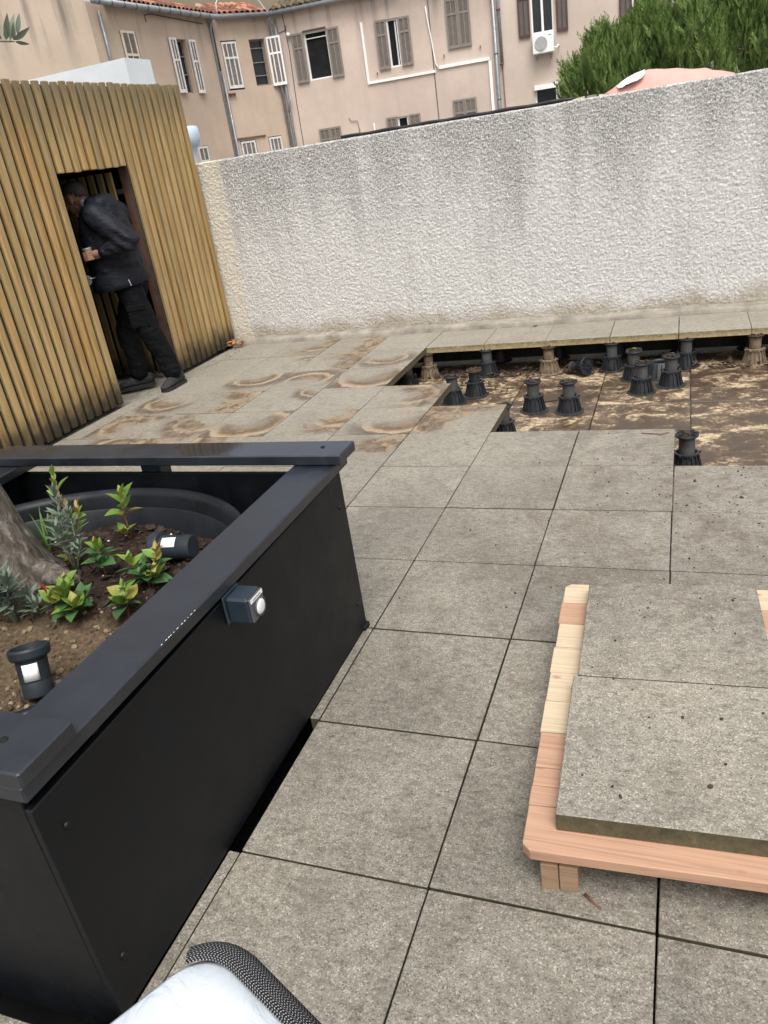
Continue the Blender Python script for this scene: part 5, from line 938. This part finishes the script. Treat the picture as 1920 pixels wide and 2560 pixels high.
# ================================================================== PERSON IN THE DOORWAY
def tapered(mb, pts, rads, n=14, flat=(1, 1)):                  # chain of balls and cones -> remeshed later
    pts = [Vector(p) for p in pts]
    for i in range(len(pts) - 1):
        a, b = pts[i], pts[i + 1]; steps = max(2, int((b - a).length / (min(rads[i], rads[i + 1]) * .45)))
        for k in range(steps + 1): f = k / steps; r = rads[i] * (1 - f) + rads[i + 1] * f; mb.ball(a.lerp(b, f), r, None, 12, 8)
def remesh(name, mb, mat, parent, vox, smooth=6, wr=None, **k):
    me = bpy.data.meshes.new(name + '_tmp'); me.from_pydata(mb.v, [], mb.f); me.update(); o = bpy.data.objects.new(name + '_tmp', me); col.objects.link(o)
    r = o.modifiers.new('r', 'REMESH'); r.mode = 'VOXEL'; r.voxel_size = vox; s = o.modifiers.new('s', 'SMOOTH'); s.iterations = smooth; s.factor = .5
    dg = bpy.context.evaluated_depsgraph_get(); ev = o.evaluated_get(dg); nm = bpy.data.meshes.new_from_object(ev); bpy.data.objects.remove(o); bpy.data.meshes.remove(me)
    if wr: 
        nm.update(); co = [v.co.copy() for v in nm.vertices]; no = [v.normal.copy() for v in nm.vertices]
        for v, c, q in zip(nm.vertices, co, no): v.co = c + q * wr(c)
    nm.name = name; nm.materials.append(mat); nm.shade_smooth()
    return inst(name, nm, Matrix.Identity(4), parent, **k)
LS, LE, LW = Vector((-3.20, 1.10, 1.405)), Vector((-2.945, 1.085, 1.20)), Vector((-3.195, 1.045, 1.142))
RS, RE, RW = Vector((-3.30, 1.50, 1.40)), Vector((-3.36, 1.56, 1.12)), Vector((-3.56, 1.46, 1.06))
LH, LK, LA = Vector((-3.18, 1.225, .90)), Vector((-3.075, 1.205, .50)), Vector((-2.985, 1.275, .09)); RH, RK, RA = Vector((-3.24, 1.40, .90)), Vector((-3.40, 1.335, .48)), Vector((-3.345, 1.285, .09))
HC = Vector((-3.515, 1.30, 1.548))
mb = MB()
fd = Vector((-.86, -.05, -.50)).normalized(); upv = Vector((-.50, 0, .86)); HM = Matrix((fd, Vector((0, 1, 0)).cross(fd).cross(fd) * -1, fd.cross(Vector((0, 1, 0)))))
side = Vector((0, 1, 0)); side = (side - fd * side.dot(fd)).normalized(); upv = side.cross(fd) if side.cross(fd).z > 0 else fd.cross(side); HM = Matrix((fd, side, upv)).transposed().to_4x4()
hp = lambda f, s, u: HC + fd * f + side * s + upv * u
mb.ball(HC + upv * .02 - fd * .012, (.098, .076, .092), HM, 18, 12); mb.ball(hp(.035, 0, -.045), (.062, .060, .070), HM, 14, 10); mb.ball(hp(.055, 0, -.098), (.036, .036, .026), HM, 12, 8); mb.ball(hp(.0, 0, -.07), (.055, .062, .045), HM, 12, 8)
tapered(mb, [hp(.088, 0, .012), hp(.108, 0, -.028)], [.010, .015]); mb.ball(hp(.088, 0, -.062), (.014, .026, .010), HM, 10, 6)
for s in (-1, 1):
    mb.ball(hp(-.012, s * .078, -.012), (.020, .010, .033), HM, 10, 8); mb.ball(hp(-.006, s * .080, -.036), (.010, .008, .012), HM, 8, 6); mb.ball(hp(.082, s * .030, .016), (.012, .018, .008), HM, 8, 6); mb.ball(hp(.07, s * .034, -.022), (.022, .022, .02), HM, 8, 6)
tapered(mb, [hp(-.03, 0, -.05), Vector((-3.365, 1.30, 1.455)), Vector((-3.30, 1.30, 1.38))], [.060, .060, .075])
tapered(mb, [Vector((-3.28, 1.30, 1.34)), Vector((-3.27, 1.30, 1.15)), Vector((-3.22, 1.31, .95))], [.11, .10, .11])
for a, b, c in ((LS, LE, LW), (RS, RE, RW)): tapered(mb, [Vector((-3.28, 1.30, 1.36)), a, b, c], [.08, .045, .034, .026])
for a, b, c in ((LH, LK, LA), (RH, RK, RA)): tapered(mb, [a, b, c], [.075, .045, .03])
# left hand closed round the cup: palm, thumb, four bent fingers
CUP = Vector((-3.318, 1.045, 1.148)); ax = Vector((-.10, .0, 1)).normalized()
pal_c = LW + Vector((-.055, .002, -.004)); mb.ball(pal_c, (.040, .017, .036), None, 12, 8); tapered(mb, [LW, pal_c], [.026, .026])
for k, (dz, ln) in enumerate(((.024, .95), (.006, 1.05), (-.013, 1.0), (-.030, .85))):
    p0 = pal_c + Vector((-.028, -.006, dz * .9)); p1 = CUP + Vector((.020, -.044, dz - .010)); p2 = CUP + Vector((-.012 * ln, -.047, dz - .014)); p3 = CUP + Vector((-.040 * ln, -.026, dz - .018)); tapered(mb, [p0, p1, p2, p3], [.0100, .0095, .0088, .0075])
tapered(mb, [pal_c + Vector((.0, .012, .02)), CUP + Vector((.030, .028, .012)), CUP + Vector((.006, .046, .016))], [.0115, .0100, .0085])
tapered(mb, [RW, RW + Vector((-.07, -.02, -.03))], [.026, .032])
for k in range(4): q = RW + Vector((-.09, -.05 + .022 * k, -.035)); tapered(mb, [q, q + Vector((-.03, -.004, -.03)), q + Vector((-.03, -.002, -.055))], [.0095, .009, .0075])
tapered(mb, [RW + Vector((-.05, -.045, -.02)), RW + Vector((-.08, -.075, -.03))], [.011, .009])
for a, b in ((LA, Vector((-2.985, 1.14, .035))), (RA, Vector((-3.44, 1.22, .035)))): tapered(mb, [a + Vector((0, 0, -.04)), b], [.026, .02])
man = remesh('person', mb, MAT['skin'], None, .0045, 3, label='man in dark jacket and black trousers leaning into the shed doorway, holding a cup', cat='person')
# hair: close-cropped cap over the skull
mb = MB(); mb.ball(HC + upv * .028 - fd * .020, (.099, .0785, .090), HM, 24, 16)
mb.v = [tuple(Vector(v) + (Vector(v) - HC).normalized() * .0015 * mnoise.noise(Vector(v) * 90)) for v in mb.v]
def hairline(p):
    r = Vector(p) - HC; f, u = r.dot(fd), r.dot(upv); return u > (-.040 if f < -.055 else .004 + .044 * (f + .055) / .055 * .35 if f < 0 else .016 + .55 * f)
keep = [f for f in mb.f if all(hairline(mb.v[i]) for i in f)]
mb.f = keep; hr = obj('hair', mb, MAT['hair'], man, smooth=True, label='short grey cropped hair'); md = hr.modifiers.new('thick', 'SOLIDIFY'); md.thickness = .006
def folds(c):
    w = .006 * mnoise.noise(Vector((c.x * 9 + c.z * 6, c.y * 9, c.z * 16))) + .004 * mnoise.noise(Vector((c.x * 22, c.y * 20 + 4, c.z * 30)))
    de = (c - LE).length; w += .011 * math.sin((c.x * .8 + c.z) * 62) * math.exp(-(de / .13) ** 2); w += .004 * math.sin(c.z * 70 + c.x * 25) * math.exp(-((c.z - .98) / .10) ** 2); return w
mb = MB()
def ell(c, rx, ry, rz_=.06, tilt=0): mb.ball(c, (rx, ry, rz_), Matrix.Rotation(tilt, 4, 'Y'), 20, 8)
for f in np.linspace(0, 1, 22):
    c = Vector((-3.285, 1.295, .90)).lerp(Vector((-3.305, 1.30, 1.43)), f); ell(c, .225 + .02 * math.sin(f * 3.1) - .055 * f - .02 * max(0, f - .75) * 4 * .5, .215 + .02 * math.sin(f * 3.1) - .05 * max(0, f - .8) * 5 * .6, .05)
tapered(mb, [Vector((-3.27, 1.18, 1.415)), LS, LE, LE.lerp(LW, .45), LE.lerp(LW, .92)], [.10, .098, .082, .066, .048]); tapered(mb, [Vector((-3.27, 1.42, 1.41)), RS, RE, RW], [.10, .096, .08, .05])
tapered(mb, [Vector((-3.27, 1.30, 1.42)), Vector((-3.325, 1.30, 1.475))], [.135, .092])
mb.ball((-3.235, 1.30, 1.495), (.085, .125, .062), Matrix.Rotation(.5, 4, 'Y'), 16, 10); mb.ball((-3.30, 1.205, 1.49), (.065, .045, .055), None, 12, 8); mb.ball((-3.30, 1.395, 1.49), (.065, .045, .055), None, 12, 8)
jk = remesh('jacket', mb, MAT['jacket'], man, .011, 5, folds, label='dark navy hooded rain jacket')
mb = MB(); mb.tube([LE.lerp(LW, .80), LE.lerp(LW, .97)], [.050, .045], 18); obj('cuff', mb, MAT['jacket'], jk, smooth=True)
mb = MB(); mb.tube([(-3.085, 1.135, .915), (-3.075, 1.135, .875)], .002, 6); mb.ball((-3.075, 1.135, .872), .004, None, 8, 6); obj('drawcord', mb, MAT['paper'], jk, smooth=True)
mb = MB(); NN = 40; hem = []
for li, (z, kx, ky) in enumerate(((1.02, .200, .205), (.96, .219, .228), (.91, .228, .238), (.868, .231, .242), (.862, .223, .234))):
    for k in range(NN): a = 2 * math.pi * k / NN; w = 1 + .035 * mnoise.noise(Vector((math.cos(a) * 2.5, math.sin(a) * 2.5, z * 6))); mb.v.append((-3.280 + kx * w * math.cos(a), 1.295 + ky * w * math.sin(a), z - (.022 * math.cos(a + 2.0) if li > 1 else 0)))
mb.f = [(l * NN + k, l * NN + (k + 1) % NN, (l + 1) * NN + (k + 1) % NN, (l + 1) * NN + k) for l in range(4) for k in range(NN)]; mb.f = [tuple(reversed(q)) for q in mb.f]; obj('hem', mb, MAT['jacket'], jk, smooth=True)
mb = MB(); mb.ball((-3.372, 1.215, 1.505), (.032, .014, .034), Matrix.Rotation(-.5, 4, 'Y'), 12, 8); mb.tube([Vector((-3.345, 1.30, 1.470)), Vector((-3.378, 1.30, 1.505))], [.082, .070], 24, False); obj('shirt_collar', mb, MAT['shirt'], man, smooth=True, label='pale blue shirt collar')
def tfold(c): return .008 * mnoise.noise(Vector((c.x * 10, c.y * 10, c.z * 13))) + .006 * mnoise.noise(Vector((c.x * 24, c.y * 24, c.z * 34 + c.x * 20))) + .010 * mnoise.noise(Vector((c.x * 15, c.y * 15, c.z * 40))) * math.exp(-((c.z - .16) / .10) ** 2)
mb = MB(); tapered(mb, [Vector((-3.23, 1.27, .90)), Vector((-3.25, 1.35, .90))], [.138, .138]); tapered(mb, [LH + Vector((-.01, .015, -.05)), LK, LK.lerp(LA, .6), LA + Vector((-.005, -.02, .045))], [.110, .096, .086, .082]); tapered(mb, [RH + Vector((0, 0, -.05)), RK, RK.lerp(RA, .6), RA + Vector((0, 0, .045))], [.120, .094, .084, .080])
tr_ = remesh('trousers', mb, MAT['trouser'], man, .011, 5, tfold, label='black work trousers with cargo pocket')
pd = Vector((.38, -.92, 0)).normalized(); M = orient(LH.lerp(LK, .66) + pd * .098, pd, Vector((.92, .38, 0))); mb = MB(); mb.cbox(-.078, .078, -.10, .055, -.02, .012, .008, M); pk_ = obj('cargo_pocket', mb, MAT['trouser'], tr_, smooth=False)
mb = MB(); mb.cbox(-.082, .082, .035, .08, -.015, .018, .006, M); obj('pocket_flap', mb, MAT['trouser'], pk_)
def shoe(a, b, nm):
    d = (Vector(b) - Vector(a)); d.z = 0; d.normalize(); s = Vector((-d.y, d.x, 0)); A = Vector(a); mb = MB(); MM = Matrix((d, s, Vector((0, 0, 1)))).transposed().to_4x4()
    for f, w, h in ((-.06, .042, .072), (-.03, .046, .080), (.0, .047, .082), (.04, .047, .072), (.08, .049, .060), (.12, .050, .048), (.155, .046, .038), (.18, .036, .030)): p = A + d * f; mb.ball((p.x, p.y, .018 + h * .62), (.045, w, h * .75), MM, 14, 8)
    tapered(mb, [(A.x, A.y, .075), (A.x - .004, A.y, .105)], [.050, .046]); o_ = remesh('shoe', mb, MAT['shoe'], man, .006, 5, lambda c: .0025 * mnoise.noise(c * 45), label='worn dark grey walking shoe')
    mb = MB(); poly = [(-.10, -.03), (-.085, -.042), (0, -.043), (.09, -.052), (.16, -.05), (.20, -.032), (.212, 0), (.20, .032), (.16, .05), (.09, .052), (0, .043), (-.085, .042), (-.10, .03)]; M2_ = MM.copy(); M2_.translation = Vector((A.x, A.y, .0015)); mb.prism(poly, M2_, .024); obj('sole', mb, MAT['sole'], o_)
    mb = MB()
    for f in (.05, .075, .10, .125): p = A + d * f; zt = .083 - (f - .05) * .28; mb.tube([p + s * .03 + Vector((0, 0, zt - .018)), p + Vector((0, 0, zt)), p - s * .03 + Vector((0, 0, zt - .018))], .0032, 6)
    obj('laces', mb, MAT['pedgrey'], o_)
shoe((-2.985, 1.275, 0), (-2.985, 1.05, 0), 'l'); shoe((-3.345, 1.29, 0), (-3.52, 1.165, 0), 'r')
cup = thing('paper_cup', 'small white paper cup held by the man in the doorway', 'cup', tuple(CUP)); CM = orient(CUP - ax * .036, ax, Vector((1, 0, 0))); mb = MB(); mb.lathe([(0, 0), (.024, 0), (.0335, .076), (.0355, .077), (.0355, .080), (.0325, .080), (.023, .003), (0, .003)], 28, CM); obj('wall', mb, MAT['paper'], cup, smooth=True)
mb = MB(); mb.lathe([(0, .055), (.029, .055)], 20, CM); obj('coffee', mb, MAT['crumb'], cup)

# ================================================================== DEBRIS
def on_slabs():
    k = random.random()
    if k < .5: x, y = random.gauss(1.05, .35), random.gauss(-.75, .45)
    elif k < .7: x, y = random.uniform(.1, 2.0), random.uniform(-2.0, 0)
    elif k < .8: return on_pal()
    else: x, y = random.uniform(-3.0, 2.0), random.uniform(-3.5, 2.5)
    if y > 2.45 or x > 2.3 or y < -4: return None
    if (y > -.0 and x > -1.1) or (y > -.5 and x > .98) or (-1.6 < x < .04 and -3.55 < y < -1.9) or (x < -3.1): return None
    if .66 < x < 1.4 and -3.0 < y < -1.8: return None
    return (x, y, .0)
def on_pal(): p = PM @ Vector((random.uniform(.1, .55), random.uniform(.08, 1.0), .1815)); return tuple(p)
scatter('dirt_crumbs', MAT['crumb'], 520, on_slabs, .0014, .0055, 'dark crumbs of dirt strewn over the slabs', 'dirt', .5)
scatter('dirt_clumps', MAT['mud'], 22, on_slabs, .003, .010, 'larger muddy clumps strewn over the slabs by the pit', 'dirt', .4)
def leaflitter(name, n, fn, s0, s1, mat, label, lift=.02):
    mb = MB()
    for _ in range(n):
        x, y, z = fn(); a = random.uniform(0, 6.28); L = random.uniform(s0, s1); d = Vector((math.cos(a), math.sin(a), random.uniform(-.2, .5))).normalized(); s = d.cross(Vector((random.uniform(-.5, .5), random.uniform(-.5, .5), 1))).normalized() * L * random.uniform(.12, .3); c = Vector((x, y, z + random.uniform(.002, lift))); k = Vector((0, 0, L * .12)); mb.add([c, c + d * L * .5 + s + k, c + d * L, c + d * L * .5 - s + k], [(0, 1, 2), (0, 2, 3)])
    return obj(name, mb, mat, kind='stuff', label=label, cat='leaves')
leaflitter('leaf_pile', 46, lambda: (-3.10 + random.gauss(0, .035), 2.52 + random.gauss(0, .045), 0), .03, .08, MAT['dryleaf'], 'small heap of dry orange leaves in the corner by the shed', .06)
leaflitter('leaf_bits', 40, lambda: (-3.0 + random.gauss(0, .03), random.uniform(1.7, 2.4), -.002), .008, .03, MAT['rust'], 'reddish leaf bits caught in the joint along the shed', .008)
leaflitter('leaf_litter', 420, lambda: (random.uniform(-1.0, 1.9), min(2.5, 1.98 + abs(random.gauss(0, .16))), DZ), .02, .08, MAT['mud'], 'dark dead leaves drifted under the wall strip', .03)
leaflitter('leaf_litter', 60, lambda: (random.gauss(-.3, .45), random.gauss(1.75, .2), DZ), .02, .07, MAT['mud'], 'dead leaves scattered on the deck between the left pedestals', .02)
for nm, pts, r, mt, lab in [('dry_twig', [(0.848, -2.942, .004), (0.863, -2.955, .006), (0.886, -2.972, .003)], [.0045, .003, .001], 'rust', 'rust-brown pointed twig on the slab in front of the pallet block'), ('black_twig', [(.758, -2.40, .136), (.775, -2.405, .15), (.79, -2.40, .143)], [.002, .004, .002], 'crumb', 'black twig on the pallet boards against the nearer loose slab'),
    ('dry_twig', [(.83, -.07, .003), (.93, -.10, .007), (.97, -.07, .004)], [.002, .003, .002], 'rust', 'thin brown twig on the slab edge by the pit'), ('dry_twig', [(.07, 1.3, DZ + .004), (.2, 1.34, DZ + .008), (.3, 1.32, DZ + .004)], [.004, .004, .002], 'crumb', 'dark stick on the deck behind the front pair of pedestals')]:
    mb = MB(); mb.tube(pts, r, 6); obj(nm, mb, MAT[mt], smooth=True, label=lab, cat='twig')
for x, y, z, kd, lab in ((-.14, 2.56, .004, 'green', 'green leaf lying on the wall strip near the kerb'), (.71, 1.79, DZ + .235, 'orange', 'orange leaf on the head of the rear pedestal of the trio')):
    inst('fallen_leaf', LM[kd], Matrix.Translation((x, y, z)) @ Matrix.Rotation(1.2, 4, 'Z') @ Matrix.Scale(1.3, 4), label=lab, cat='leaf')
